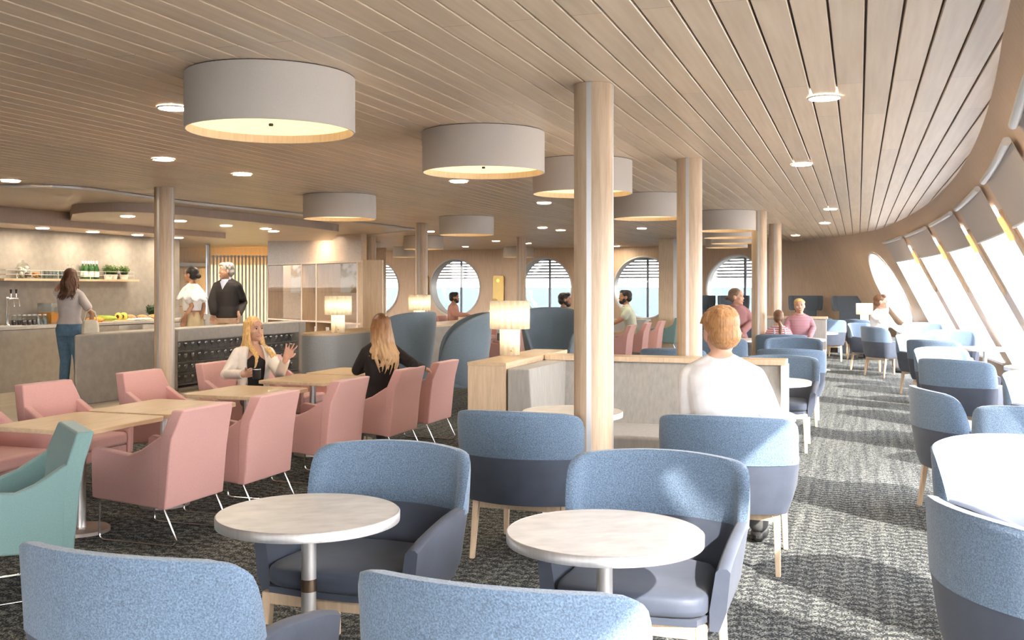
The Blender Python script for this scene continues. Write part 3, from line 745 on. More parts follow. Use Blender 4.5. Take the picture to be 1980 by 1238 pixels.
# ---- marble round tables
pt = Proto(round_table())
for x, y, l in [(-.80,3.97,'left of the two front marble round tables with aluminium edge'),(.336,3.66,'right of the two front marble round tables, half in sunlight'),
 (.43,7.17,'marble round table partly hidden by the nearest pillar, before the grey booth'),(1.61,7.03,'marble round table beside the ginger-haired person, before the grey booth'),
 (2.45,9.5,'marble round table just past the right end of the grey booth'),(3.55,12.8,'marble round table hidden low between two facing blue armchairs in mid aisle'),
 (6.8,14.5,'round window table standing by the slanted windows in full sun'),(5.76,11.0,'round table at the right edge below the slanted window sill'),
 (8.6,22.5,'small far round table beside the arm of the man in white'),(4.92,17.0,'bright round table in front of the smiling boy'),
 (3.86,16.9,'round table in front of the woman in the mauve sweater'),(5.9,19.4,'small far round table right of the cream booth of the smiling boy')]:
    place(pt.get(), (x,y,0), 0.3, l, 'round tables with aluminium edge')
# ---- wooden tables and pink chairs
M['tb'] = mat('table_base_metal', (.60,.53,.47), .35, .8)
pw = Proto(wood_table())
for (x, y), l in zip([(-2.84,6.65),(-2.57,7.46),(-2.24,8.55),(-1.92,9.72),(-1.64,10.53)],
    ['nearest pale wooden table at the left, beside the teal armchair','second pale wooden table from the front, touching the nearest one','pale wooden table in front of the blonde woman','pale wooden table between the two women, right of the mug','farthest pale wooden table of the row, by the elbow of the woman in black']):
    place(pw.get(), (x,y,0), ANG, l, 'square wooden tables in a row')
pp = Proto(pink_chair(M['pink']))
cR = -4.28
PK = 'pink armchair '
rows = [((-2.28,6.58),H_W,PK+'nearest of those seen from behind, its chrome sled base in full view'),((-2.0,7.37),H_W,PK+'second from the front of those seen from behind'),
 ((-1.64,8.49),H_W,PK+'seen from behind, third from the front, left of the woman in black'),((-1.26,9.6),H_W,PK+'seen from behind with the woman in black sitting in it'),((-.98,10.45),H_W,PK+'farthest of the right-hand row, in front of the big wing chair'),
 (uc(5.55,-5.80)[:2],H_E,PK+'cut by the left edge, mostly under the nearest wooden table'),(uc(6.42,-5.85)[:2],H_E,PK+'facing out at far left, back rising above the nearest table'),
 (uc(7.55,-5.85)[:2],H_E,PK+'facing out before the grey half wall, beside the pillar'),(uc(8.68,-5.85)[:2],H_E,PK+'with the blonde woman sitting in it'),
 (uc(9.6,-5.85)[:2],H_E,PK+'behind the raised arm of the blonde woman'),
 ((2.05,19.9),H_W,PK+'in front of the man in the green shirt, first of the far row'),((2.52,21.1),H_W,PK+'with the man in the green shirt sitting in it'),((3.0,22.3),H_W,PK+'behind the man in the green shirt, next to the teal one'),
 ((-.75,24.0),H_E,PK+'far away between the egg-shaped chairs, below a porthole'),((-.15,18.6),H_W,PK+'far away just left of the lamp on the booth'),((.98,20.35),H_E,PK+'in which the bearded man in the dark olive jacket sits'),((-1.55,26.0),H_E,PK+'in which the man in the salmon shirt sits, far away')]
for (x, y), h, l in rows: place(pp.get(), (x,y,0), h, l, 'pink sled-base armchairs')
ptl = Proto(pink_chair(M['teal']))
place(ptl.get(), (-2.66,5.36,0), heading(-.83,-.56), 'teal sled-base armchair cut by the left edge beside the nearest wooden table', 'teal sled-base armchairs')
place(ptl.get(), (3.75,24.6,0), H_W, 'small far teal sled-base armchair beside the square wood pillar', 'teal sled-base armchairs')
for (x, y), l in [((1.62,20.75),'far pale wooden table left of the man in the green shirt'),((-.25,24.9),'far pale wooden table below the second porthole'),((.55,22.0),'far pale wooden table between the dark-haired man and the pillar')]:
    place(pw.get(), (x,y,0), ANG, l, 'square wooden tables in a row')
# ---- pillars
for x, y, l in [((1148-990)*5.93/1950,5.93,'nearest wooden pillar with metal strips, standing in the centre right'),((1333-990)*9.39/1950,9.39,'second wooden pillar, behind the grey booth'),
  ((1468-990)*15.87/1950,15.87,'third wooden pillar, between the woman in mauve and the girl'),((1499-990)*19.2/1950,19.2,'fourth and farthest wooden pillar of the right-hand row'),
  ((318-990)*12.1/1950,12.1,'wooden pillar in front of the grey half wall at left'),((815-990)*19.0/1950,19.0,'wooden pillar behind the pleated lamp left of the porthole'),
  ((1008-990)*24.4/1950,24.4,'thin far wooden pillar rising behind the lamp on the booth'),((718-990)*24.0/1950,24.0,'far wooden pillar above the grey cladding box')]:
    pillar(x, y, l)
r = empty('square_pillar', (3.95,25.2,0), ANG*.5, 'broad square wood-clad pillar left of the second round pillar', 'pillar')
MB().box((-.10,0,CEIL/2),(.36,.42,CEIL-.002)).build('cladding', M['oak'], r, smooth=False, bevel=.004)
MB().box((.20,.02,CEIL/2),(.24,.34,CEIL-.004)).build('metal_panel', M['alul'], r, smooth=False, bevel=.004)
# ---- ceiling lamps
pd = Proto(drum_lamp())
for x, yo, l in [(524,404,'nearest and largest drum lamp at upper left'),(935,296.5,'second drum lamp, right of the largest, at the centre top'),(1126,241,'drum lamp half hidden behind the nearest pillar'),(1256,176,'drum lamp between the first and second pillars'),
   (1404,144,'drum lamp right of the second pillar, nearest of a stacked line'),(1412,126,'drum lamp second in the stacked line right of the second pillar'),(1420,111,'drum lamp third in the stacked line right of the second pillar'),(1405,100,'farthest drum lamp in the stacked line right of the second pillar'),
   (657,175,'drum lamp left of centre above the shelf unit'),(902,133.4,'drum lamp at centre above the first full porthole'),(819,96,'drum lamp behind the pillar left of the first full porthole'),(702,84,'small drum lamp in front of the far pillar above the shelves'),
   (790,75,'tiny pale drum lamp on the far side, left of the porthole'),(1003,75,'tiny drum lamp behind the thin far pillar')]:
    Z = FPX*(CEIL-EYE)/yo; place(pd.get(), ((x-990)*Z/FPX, Z, CEIL-.001), 0, l, 'drum ceiling lamps')
pl_ = Proto(downlight())
DL = [(335,207,2.8,'downlight just left of the largest drum lamp'),(316,307,2.8,'downlight above the left pillar'),(468,336,2.8,'downlight right of the left pillar, under open boards'),(20,349,2.8,'downlight at the far left edge'),(887,350,2.8,'downlight just below the second drum lamp'),(1052,392,2.8,'downlight left of the nearest pillar below the third drum'),
 (1049,440,2.8,'left of the pair of small downlights left of the nearest pillar'),(1084,445,2.8,'right of the pair of small downlights left of the nearest pillar'),(959,466,2.8,'tiny downlight right of the central drum lamp'),(900,477,2.8,'tiny downlight above the first full porthole'),(1020,470.5,2.8,'tiny downlight beside the thin far pillar'),
 (1241,441.6,2.8,'downlight below the drum between the first two pillars'),(832,447.7,2.8,'downlight right of the pillar with the lamp before it'),(1192,476,2.8,'tiny downlight right of the nearest pillar above a porthole'),
 (1594,187,2.8,'largest downlight at the upper right'),(1550,317,2.8,'second downlight at the upper right'),(1606,404,2.8,'third downlight on the right boards'),(1595,431,2.8,'fourth downlight on the right boards'),(1538,455,2.8,'farthest downlight on the right boards'),
 (600,455,2.788,'downlight on the smooth ceiling below the drum above the shelves'),(462,480,2.788,'farthest downlight above the slatted screen'),(528,468,2.788,'downlight above the right end of the slatted screen'),
 (247,418,2.655,'downlight left of the left pillar in the curved canopy'),(348,427,2.655,'downlight just right of the left pillar in the curved canopy'),(437,436,2.655,'downlight in the middle of the curved canopy'),(514,442,2.655,'left of two close downlights in the curved canopy'),(529,447,2.655,'right of two close downlights in the curved canopy'),(424,460,2.655,'downlight above the man in the dark sweater'),
 (82,441,2.54,'leftmost downlight over the bar shelf'),(180,448,2.54,'middle downlight over the bar shelf'),(266,454,2.54,'downlight over the bar shelf plants'),(344,459.5,2.54,'downlight at the end of the bar wall')]
for x, y, z, l in DL:
    p = px(x, y, z); place(pl_.get(), (p.x,p.y,z), 0, l, 'ceiling downlights')
# ---- booth and divider
def room_obj(name, u, c, label, cat): return empty(name, tuple(uc(u, c)), ANG, label, cat)
r = room_obj('booth_sofa', 8.2, -1.62, 'grey ribbed booth sofa with a wood-capped high back, behind the front round tables', 'sofa')
MB().box((0,-.02,.26),(1.98,.78,.36)).build('seat', M['booth'], r, bevel=.03, seg=3)
MB().loft([[(x,.34,.42),(x,.62,.42),(x,.62,.955),(x,.50,.955)] for x in (-.96,1.02)]).build('backrest', M['booth'], r, bevel=.012)
MB().loft([[(-1.045,y,0.0),(-.80,y,0.0),(-.86,y,.955),(-1.045,y,.955)] for y in (-.56,.60)]).build('side_wing', M['booth'], r, bevel=.012)
MB().box((0,.60,.978),(2.10,.26,.045)).build('wood_cap', M['oak'], r, smooth=False, bevel=.004)
MB().box((1.035,.57,.48),(.05,.30,.955)).build('end_panel', M['white'], r, smooth=False, bevel=.004)
MB().box((0,.05,.04),(1.9,.8,.08)).build('plinth', M['black'], r, smooth=False)
r = room_obj('wooden_divider', 8.55, -2.845, 'pale wooden cabinet divider with the large pleated lamp standing on it', 'cabinet')
MB().box((0,0,.485),(.33,1.80,.97)).build('body', M['oak'], r, smooth=False, bevel=.003)
MB().box((0,0,.985),(.335,1.806,.03)).build('top', M['oakx'], r, smooth=False, bevel=.003)
# cream booth behind the boy
r = empty('booth_sofa', (5.22,18.72,0), ANG, 'cream booth sofa behind the girl and the smiling boy', 'sofa')
MB().box((0,.1,.7),(1.18,.2,.62)).build('backrest', M['booth'], r, bevel=.02); MB().box((0,-.25,.24),(1.18,.6,.42)).build('seat', M['booth'], r, bevel=.02)
MB().box((0,.1,1.03),(1.22,.24,.04)).build('wood_cap', M['oak'], r, smooth=False)
# ---- grey counters with lamps
def rounded_counter(name, u0, u1, c0, c1, h, label, m):
    r = room_obj(name, u0, (c0+c1)/2, label, 'counter'); w = (c1-c0)/2; q = min(w, .45); pl = []
    for k in range(13): a = R(180+180*k/12); pl.append((w*math.cos(a), q+q*math.sin(a)))
    pl += [(w,u1-u0),(-w,u1-u0)]
    MB().prism(pl, .0, h-.03).build('body', m, r, ang=40); MB().prism([(x*1.015,y) for x,y in pl], h-.03, h).build('top', M['oakx'], r, ang=40)
rounded_counter('round_ended_counter', 11.55, 14.3, -6.98, -6.47, 1.0, 'grey felt counter with a rounded end and wooden top, carrying a pleated lamp', M['feltgrey'])
rounded_counter('round_ended_counter', 14.75, 17.3, -7.0, -6.36, .99, 'far grey counter with a wooden top and lamp, left of the egg-shaped chair', M['concrete'])
o = MB().box((0,0,1.50),(.29,.08,1.0)).build('pillar_cladding', M['oak'], None, smooth=False, bevel=.004); o.location = (-2.03,14.75,0); o.rotation_euler = (0,0,ANG*.3)
tag(o, 'tall grey-brown cladding box standing on the grey counter behind the woman in black', 'panel')
plp = Proto(table_lamp())
for (x, y, z), l in [((-.02,9.05,1.0),'large glowing pleated lamp on the wooden divider beside the booth'),((-2.31,13.4,1.0),'glowing pleated lamp on the grey counter left of the woman in black'),((-1.50,16.35,.99),'small glowing pleated lamp on the far counter left of the first porthole')]:
    place(plp.get(), (x,y,z), .2, l, 'pleated table lamps')
# ---- egg-shaped chairs
pe = Proto(wing_chair())
place(pe.get(), (-.70,13.3,0), heading(-1,-.12), 'nearest big egg-shaped blue wing chair, facing left before the first porthole', 'egg-shaped wing chairs')
place(pe.get(), (-1.50,13.9,0), heading(-.75,.55), 'blue wing chair half hidden behind the woman in black', 'egg-shaped wing chairs')
place(pe.get(), (.62,16.2,0), heading(-.05,-1), 'blue wing chair facing out, just left of the nearest pillar', 'egg-shaped wing chairs')
r = empty('footstool', (-1.22,12.35,0), .3, 'round deep blue footstool between the wing chairs', 'footstool')
MB().lathe([(.22,.28),(.29,.30),(.30,.42),(.27,.46),(.1,.47)], n=32).build('cushion', M['bluewd'], r)
MB().lathe([(.03,.02),(.03,.28)], n=16).build('stem', M['black'], r)
MB().lathe([(.2,0),(.2,.02)], n=32).build('base_plate', M['black'], r, ang=30)
# ---- hooded chairs
ph = Proto(hood_chair())
for x, y, h, l in [(7.45,25.6,(-.35,-1),'dark hooded chair against the wood wall behind the smiling boy'),(8.2,24.5,(-.45,-1),'dark hooded chair against the wood wall left of the man in white'),(4.95,26.3,(.3,-1),'dark hooded chair under the last porthole, left of the woman in mauve'),(5.75,26.0,(.2,-1),'dark hooded chair directly behind the woman in mauve')]:
    place(ph.get(), (x,y,0), heading(*h), l, 'dark hooded chairs')
place(plp.get(), (7.95,22.75,.74), .2, 'far glowing pleated lamp left of the man in white', 'pleated table lamps')
r = empty('side_table', (7.95,22.75,0), 0, 'dark side table under the far pleated lamp', 'table')
MB().lathe([(.17,.715),(.17,.74)], n=24).build('tabletop', M['slate'], r, ang=30); MB().lathe([(.02,.02),(.02,.715)], n=12).build('pole', M['black'], r); MB().lathe([(.14,0),(.14,.02)], n=24).build('base_plate', M['black'], r, ang=30)
# ---- blinds and sconces along the slanted windows
for i, tc in enumerate(WIN_T):
    p0 = W(tc, 2.54, -.06); hw = WHW[i]-.03
    names = ['outside the frame behind the camera,','outside the frame beside the camera,','cut by the right edge,','nearest whole one','second whole one','third whole one','fourth whole one','farthest and smallest']
    r = empty('roller_blind', tuple(p0), 0, 'grey half-lowered roller blind, '+names[i]+' above the slanted windows', 'blind', 'roller blinds on the slanted windows')
    N = 6
    child(MB().tube([W(tc-hw+2*hw*k/N, 2.54, -.055) for k in range(N+1)], .028, 12).build('roller', M['white'], ang=50), r)
    a = [W(tc-hw+2*hw*k/N, 2.53, -.03) for k in range(N+1)]; b = [W(tc-hw+2*hw*k/N, 2.13, -.03) for k in range(N+1)]
    mb = MB(); mb.add(a+b, [(k, k+1, N+2+k, N+1+k) for k in range(N)]); child(mb.build('cloth', M['blind'], smooth=False, solid=.004), r)
    child(MB().tube([W(tc-hw+2*hw*k/N, 2.13, -.03) for k in range(N+1)], .012, 8).build('bottom_bar', M['white'], ang=50), r)
for i in range(len(WIN_T)-1):
    tc = (WIN_T[i]+WHW[i]+WIN_T[i+1]-WHW[i+1])/2; p0 = W(tc, 1.6, -.02)
    nm = ['behind the camera','beside the camera','off the right edge','nearest in the frame','second in the frame','third in the frame','fourth in the frame']
    r = empty('wall_sconce', tuple(p0), 0, 'long capsule wall light glowing amber between slanted windows, '+nm[i], 'wall lamp', 'amber wall lights')
    def caps(z0, z1, hw, off, th):
        pts = []
        for k in range(9): a = math.pi*k/8; pts.append((hw*math.cos(a), z1-hw+hw*math.sin(a)))
        for k in range(9): a = math.pi+math.pi*k/8; pts.append((hw*math.cos(a), z0+hw+hw*math.sin(a)))
        return MB().loft([[W(tc+x, z, off) for x, z in pts],[W(tc+x, z, off-th) for x, z in pts]])
    child(caps(1.52,2.30,.07,-.001,.03).build('plate', M['oak'], ang=40), r)
    child(caps(2.04,2.25,.032,-.036,.035).build('light_tube', M['amber'], ang=40), r)
# far brass wall lamps between portholes
for i, (xx, zz) in enumerate([((PORT[5][0]+PORT[4][0])/2-.35,1.52),((PORT[4][0]+PORT[3][0])/2,1.52)]):
    r = empty('brass_wall_lamp', tuple(W(xx, zz, -.02)), 0, 'rounded brass wall lamp '+['left of the first full porthole','between the first two full portholes'][i], 'wall lamp', 'brass wall lamps')
    pts = []
    for cx, cz, a0 in ((.13,.36,0),(-.13,.36,90),(-.13,-.36,180),(.13,-.36,270)):
        for k in range(6): a = R(a0+18*k); pts.append((cx+.07*math.cos(a), zz+cz+.07*math.sin(a)))
    child(MB().loft([[W(xx+x, z, .0) for x, z in pts],[W(xx+x, z, -.05) for x, z in pts]]).build('plate', M['brass'], ang=40), r)
    child(MB().ball(W(xx-.01, zz+.27, -.09), .055, 8).build('bulb', M['amber']), r)
# ================================================================ BAR, HALF WALL, SHELVES, SMALL THINGS
def s_of(pxl, n):
    k = (pxl-990)/FPX; b = BW0+BN*n
    return (k*b.y-b.x)/(BDIR.x-k*BDIR.y)
r = empty('bar_counter', tuple(bw(2, -.32)), 0, 'long grey plaster bar counter along the left wall with food and drinks on it', 'counter')
child(bslab('body', -9, S_END-.02, -.63, -.002, .0, .945, M['concrete'], smooth=False), r)
child(bslab('worktop', -9, S_END-.01, -.655, -.002, .952, 1.0, M['concretel'], smooth=False, bevel=.004), r)
for a, b in ((s_of(205,-.64), s_of(212,-.64)), (s_of(200,-.64)+.25, s_of(200,-.64)+1.9)):
    child(bslab('drawer', a+.3, max(b, a+.6)+.3, -.64, -.63, .80, .93, M['concretel'], smooth=False, bevel=.002), r)
s0, s1 = s_of(6, -.25), s_of(268, -.25)
r = empty('wall_shelf', tuple(bw((s0+s1)/2, -.13, 1.70)), 0, 'long wooden bar shelf with a wire gallery rail on the grey wall', 'shelf')
child(bslab('shelf_board', s0, s1, -.27, -.002, 1.70, 1.735, M['oakx'], smooth=False, bevel=.002), r)
for z in (1.80, 1.87): child(MB().tube([bw(s0+.05,-.02,z),bw(s0+.05,-.25,z),bw(s1-.12,-.25,z),bw(s1-.12,-.02,z)], .004, 6).build('rail', M['alul']), r)
for k in range(9): child(MB().tube([bw(s0+.05+(s1-s0-.17)*k/8,-.25,1.735),bw(s0+.05+(s1-s0-.17)*k/8,-.25,1.872)], .004, 6).build('post', M['alul']), r)
def stand(mk, s, n, z, label, cat, group=None, rz=0):
    o = mk; o.location = bw(s, n, z); o.rotation_euler = (0,0,rz); return tag(o, label, cat, group)
def tumbler(h=.11, r_=.033):
    r = empty('drinking_glass', cat='glass')
    MB().lathe([(r_*.8,0),(r_,h),(r_-.002,h),(r_*.8-.002,.006)], n=14, cap=True).build('bowl', M['clear'], r, ang=50)
    return r
g1 = Proto(tumbler(.13,.036))
SH = 1.7355
for k in range(12):
    o = g1.get(); place(o, bw(s_of(85+7.0*(k//2), -.14)+.02, -.09-.09*(k % 2), SH), 0, 'clear tumbler in the double row on the bar shelf left of the woman in jeans', 'tumblers on the bar shelf')
def bottle(m, h=.30, r_=.036, lab=True, cap=True):
    r = empty('bottle', cat='bottle')
    MB().lathe([(r_*.9,0),(r_,.01),(r_,h*.55),(r_*.8,h*.65),(r_*.36,h*.80),(r_*.34,h*.97),(r_*.38,h)], n=18).build('glass_body', m, r, ang=60)
    if lab: MB().lathe([(r_+.001,h*.12),(r_+.001,h*.42)], n=18, cap=False).build('paper_label', M['white'], r, ang=60)
    if cap: MB().lathe([(r_*.40,h*.86),(r_*.42,h+.004),(r_*.2,h+.008)], n=14).build('foil_cap', M['white'], r, ang=60)
    return r
M['greenglass'] = mat('green_bottle_glass', (.03,.10,.028), .08, coat=.5)
gb = Proto(bottle(M['greenglass'], .31, .042))
for k, (pxl, n) in enumerate([(160,-.09),(166,-.17),(171,-.09),(176,-.17),(181,-.09),(187,-.17)]):
    place(gb.get(), bw(s_of(pxl,n), n, SH), 0, 'green white-labelled bottle on the bar shelf, %s from the left' % ['first','second','third','fourth','fifth','sixth'][k], 'green bottles on the bar shelf')
cf = Proto(bottle(M['clear'], .25, .045, False, False))
for k, pxl in enumerate([131,140,150]): place(cf.get(), bw(s_of(pxl,-.1), -.1, SH), 0, ['first','second','third'][k]+' clear swing-top carafe on the shelf behind the head of the woman in jeans', 'clear carafes on the bar shelf')
M['leaf'] = mat('herb_leaf', (.10,.20,.04), .6, var=.35, vs=14); M['leaf2'] = mat('dark_leaf', (.04,.10,.04), .6, var=.3, vs=14)
def herb(h, w, m, pot=True, n=150, seed=1, pr=.075, ph_=.085):
    rnd = random.Random(seed); r = empty('potted_herb', cat='plant')
    if pot: MB().lathe([(pr*.75,0),(pr*.8,.004),(pr,ph_),(pr-.008,ph_),(pr-.012,ph_-.012)], n=24).build('pot', M['white'], r, ang=50)
    mb = MB()
    for k in range(n):
        a = rnd.uniform(0,6.28); q = rnd.uniform(0,1)**.5; tip = Vector((math.cos(a)*w*q, math.sin(a)*w*q, ph_+h*rnd.uniform(.45,1)*(1-.3*q)))
        b0 = Vector((math.cos(a)*pr*.5*q, math.sin(a)*pr*.5*q, ph_-.02))
        for j in range(4):
            t = .35+.65*j/3; p = b0.lerp(tip, t); d = (tip-b0).normalized(); sd = Vector((rnd.uniform(-1,1),rnd.uniform(-1,1),.3)).normalized(); u_ = d.cross(sd).normalized()
            L_ = .028; wv = .009
            mb.add([p, p+sd*L_*.5+u_*wv, p+sd*L_, p+sd*L_*.5-u_*wv], [(0,1,2,3)])
        mb.add([b0, b0+Vector((.002,0,0)), tip+Vector((.001,0,0)), tip], [(0,1,2,3)])
    mb.build('foliage', m, r, smooth=False); return r
for k, (pxl, sd) in enumerate([(209,3),(219,4),(240,5)]):
    place(herb(.19,.095,M['leaf'],seed=sd), bw(s_of(pxl,-.13), -.13, SH), 0, ['leftmost','middle','rightmost'][k]+' green herb in a white pot on the bar shelf', 'herb pots on the bar shelf')
place(herb(.22,.10,M['leaf2'],seed=8), bw(s_of(292,-.2), -.2, 1.0005), 0, 'small dark green plant on the bar counter beside the pillar')
r = empty('biscuit_jar', tuple(bw(s_of(44,-.14),-.14,SH)), 0, 'large lidded glass jar of pale meringues at the left of the bar shelf', 'jar')
MB().lathe([(.09,0),(.105,.01),(.11,.16),(.085,.20),(.085,.215)], n=28).build('glass_body', M['clear'], r, ang=60)
MB().lathe([(.09,.215),(.06,.25),(.02,.262),(.022,.29),(.004,.30)], n=28).build('lid', M['clear'], r, ang=60)
mb = MB(); rn = random.Random(5)
for k in range(9): a = k*2.4; mb.ball((.05*math.cos(a)*(k%3 >0),.05*math.sin(a)*(k%3>0),.045+.016*k), .034, 6)
o = mb.build('meringues', mat('meringue', (.75,.68,.58), .8), r); o['kind'] = 'stuff'
M['pastry'] = mat('baked_crust', (.42,.19,.05), .7, var=.4, vs=30, bump=.4, bs=60); M['dpastry'] = mat('dark_bake', (.10,.055,.025), .7, var=.5, vs=50)
for k, (pxl, m, l) in enumerate([(50,'dpastry','dark round baked bun pile in a shallow dish on the bar shelf'),(70,'pastry','golden pastry pile in a shallow dish on the bar shelf')]):
    r = empty('pastry_dish', tuple(bw(s_of(pxl,-.15),-.15,SH)), 0, l, 'dish')
    MB().lathe([(.05,0),(.09,.02),(.088,.024)], n=24).build('dish', M['clear'], r)
    mb = MB()
    for j in range(11): a = j*2.2; q = .055*(j % 4)/3; mb.ball((q*math.cos(a),q*math.sin(a),.03+.006*j), (.028,.024,.018), 6)
    o = mb.build('pastries', M[m], r); o['kind'] = 'stuff'
# counter things
TZ = 1.0005
r = empty('beer_tap', tuple(bw(s_of(14,-.33),-.33,TZ)), heading(BDIR.x,BDIR.y), 'chrome two-handled beverage tap on the bar counter at the left edge', 'tap')
MB().lathe([(.045,0),(.045,.012),(.028,.03),(.026,.40),(.034,.42),(.03,.45)], n=24).build('column', M['chrome'], r)
MB().tube([(0,0,.42),(0,.05,.425),(0,.20,.425)], .016, 10).build('spout_bar', M['chrome'], r)
for yy in (.07,.17):
    MB().tube([(0,yy,.42),(.04,yy+.01,.40),(.055,yy+.015,.30)], .008, 8).build('spout', M['chrome'], r)
    MB().tube([(0,yy,.43),(0,yy,.50)], .007, 8).build('valve', M['chrome'], r); MB().lathe([(.012,.0),(.019,.06),(.016,.065)], (0,yy,.50), n=12).build('handle', M['black'], r)
k = 0
M['coffee'] = mat('dark_beans', (.05,.03,.03), .6, var=.4, vs=80)
def jar():
    r = empty('glass_jar', cat='jar')
    MB().lathe([(.032,0),(.036,.01),(.036,.12),(.028,.135),(.028,.15),(.0282,.15)], n=18).build('glass_body', M['clear'], r, ang=60)
    MB().lathe([(.030,.004),(.032,.08)], n=18).build('filling', M['coffee'], r, ang=60); MB().lathe([(.03,.15),(.03,.165)], n=18).build('lid', M['alul'], r, ang=40)
    return r
gj = Proto(jar())
for row in range(2):
    for q in range(5):
        place(gj.get(), bw(s_of(27+10*q,-.28)+.06*row, -.28-.14*row, TZ), 0, 'small lidded glass jar with dark filling, %s in the %s row beside the tap' % (['first','second','third','fourth','fifth'][q], ['back','front'][row]), 'filled jars on the bar counter')
for q in range(3): place(g1.get(), bw(s_of(76+6*q,-.48), -.48, TZ), 0, 'empty tumbler, %s of three before the juice dispenser' % ['first','second','third'][q], 'tumblers on the bar counter')
r = empty('juice_dispenser', tuple(bw(s_of(99,-.30),-.30,TZ)), heading(BDIR.x,BDIR.y), 'clear rectangular dispenser half full of orange juice on the bar counter', 'dispenser')
mb = MB(); mb.box((-.145,0,.17),(.006,.28,.32)).box((.145,0,.17),(.006,.28,.32)).box((0,-.14,.17),(.29,.006,.32)).box((0,.14,.17),(.29,.006,.32)); mb.build('tank', M['clear'], r, smooth=False)
MB().box((0,0,.10),(.28,.27,.175)).build('juice', mat('orange_juice', (.95,.36,.02), .3, emit=None), r, smooth=False)
MB().box((0,0,.335),(.30,.29,.012)).build('lid', M['clear'], r, smooth=False)
# fruit and bread
def fruit(name, s, n, z, sh, m, label, cat, rz=0, tilt=0, grp=None):
    b = MB().ball((0,0,sh[2]), sh, 10)
    o = b.build(name, m); o.location = bw(s, n, z); o.rotation_euler = (tilt,0,rz); return tag(o, label, cat, grp)
M['melon'] = mat('green_melon_skin', (.35,.48,.08), .45, var=.25, vs=12); M['pear'] = mat('olive_pear_skin', (.33,.33,.05), .4, var=.2, vs=12); M['papaya'] = mat('papaya_flesh', (.85,.38,.06), .5, var=.15, vs=12); M['tomato'] = mat('red_tomato', (.65,.09,.03), .3)
M['bread'] = mat('crusty_bread', (.62,.38,.18), .8, var=.25, vs=20, bump=.4, bs=70); M['cutmelon'] = mat('yellow_melon_flesh', (.80,.66,.16), .4, var=.1, vs=10); M['cloth'] = mat('striped_cloth', (.72,.70,.66), .9)
fruit('long_melon', s_of(205,-.33), -.33, TZ, (.20,.07,.055), M['melon'], 'long green melon lying on the bar counter', 'fruit', BANG+.3)
fruit('papaya_slice', s_of(186,-.42), -.42, TZ, (.17,.05,.035), M['papaya'], 'orange papaya wedge lying nearest the tote bag on the counter', 'fruit', BANG-.2)
fruit('papaya_slice', s_of(184,-.28), -.28, TZ, (.15,.05,.04), M['papaya'], 'yellow-orange papaya behind the first wedge on the counter', 'fruit', BANG+.9)
for k, (p_, n_, z_) in enumerate([(189,-.2,.0),(197,-.2,.0),(193,-.16,.0)]):
    o = MB().lathe([(.004,0),(.04,.02),(.045,.05),(.025,.09),(.012,.11)], n=16).build('pear', M['pear']); o.location = bw(s_of(p_,n_),n_,TZ); tag(o, 'small olive pear behind the melon, '+['left','right','rear'][k]+' of the three', 'fruit', 'pears on the counter')
for k, p_ in enumerate([191,196]): fruit('tomato', s_of(p_,-.5), -.5, TZ, (.028,.028,.026), M['tomato'], ['left','right'][k]+' of two small red tomatoes at the front of the counter', 'fruit', grp='tomatoes on the counter')
for k, p_ in enumerate([229,239]):
    r = empty('melon_half', tuple(bw(s_of(p_,-.33),-.33,TZ)), BANG+1.9, ['left','right'][k]+' of two cut yellow melon halves showing their seeds', 'fruit', 'cut melon halves')
    MB().ball((0,0,.075), (.035,.075,.075), 10).build('rind', M['melon'], r); MB().ball((-.012,0,.075), (.028,.067,.067), 10).build('flesh', M['cutmelon'], r); MB().ball((-.036,0,.075), (.008,.028,.035), 8).build('seeds', M['dpastry'], r)
for a, b, l in ((205,248,'wooden chopping board under the cut melon on the counter'),(268,300,'wooden chopping board under the bread rolls by the pillar')):
    o = bslab('chopping_board', s_of(a,-.42), s_of(b,-.42), -.56, -.30, TZ, TZ+.018, M['oakx'], smooth=False, bevel=.004); tag(o, l, 'board', 'chopping boards')
for p_, n_, sh, l in ((252,-.22,(.10,.06,.05),'round pale bread loaf standing behind the cloth'),(275,-.2,(.11,.06,.045),'oval bread loaf right of the striped cloth'),(296,-.42,(.08,.05,.04),'bread roll on the board beside the pillar')):
    fruit('bread_loaf', s_of(p_,n_), n_, TZ+(.018 if p_ > 290 else 0), sh, M['bread'], l, 'bread', BANG+.2)
mb = MB(); rn = random.Random(2); nn = 12
for i in range(nn+1):
    for j in range(7): q = bw(s_of(246,-.4)+.62*i/nn, -.50+.24*j/6, TZ+.012+.028*abs(math.sin(i*1.1+j*.9))*(1 if 0<i<nn and 0<j<6 else 0)); mb.v.append(tuple(q))
mb.f = [(i*7+j,(i+1)*7+j,(i+1)*7+j+1,i*7+j+1) for i in range(nn) for j in range(6)]
tag(mb.build('kitchen_cloth', M['cloth'], solid=.003), 'crumpled white kitchen cloth on the counter between melon and bread', 'cloth')
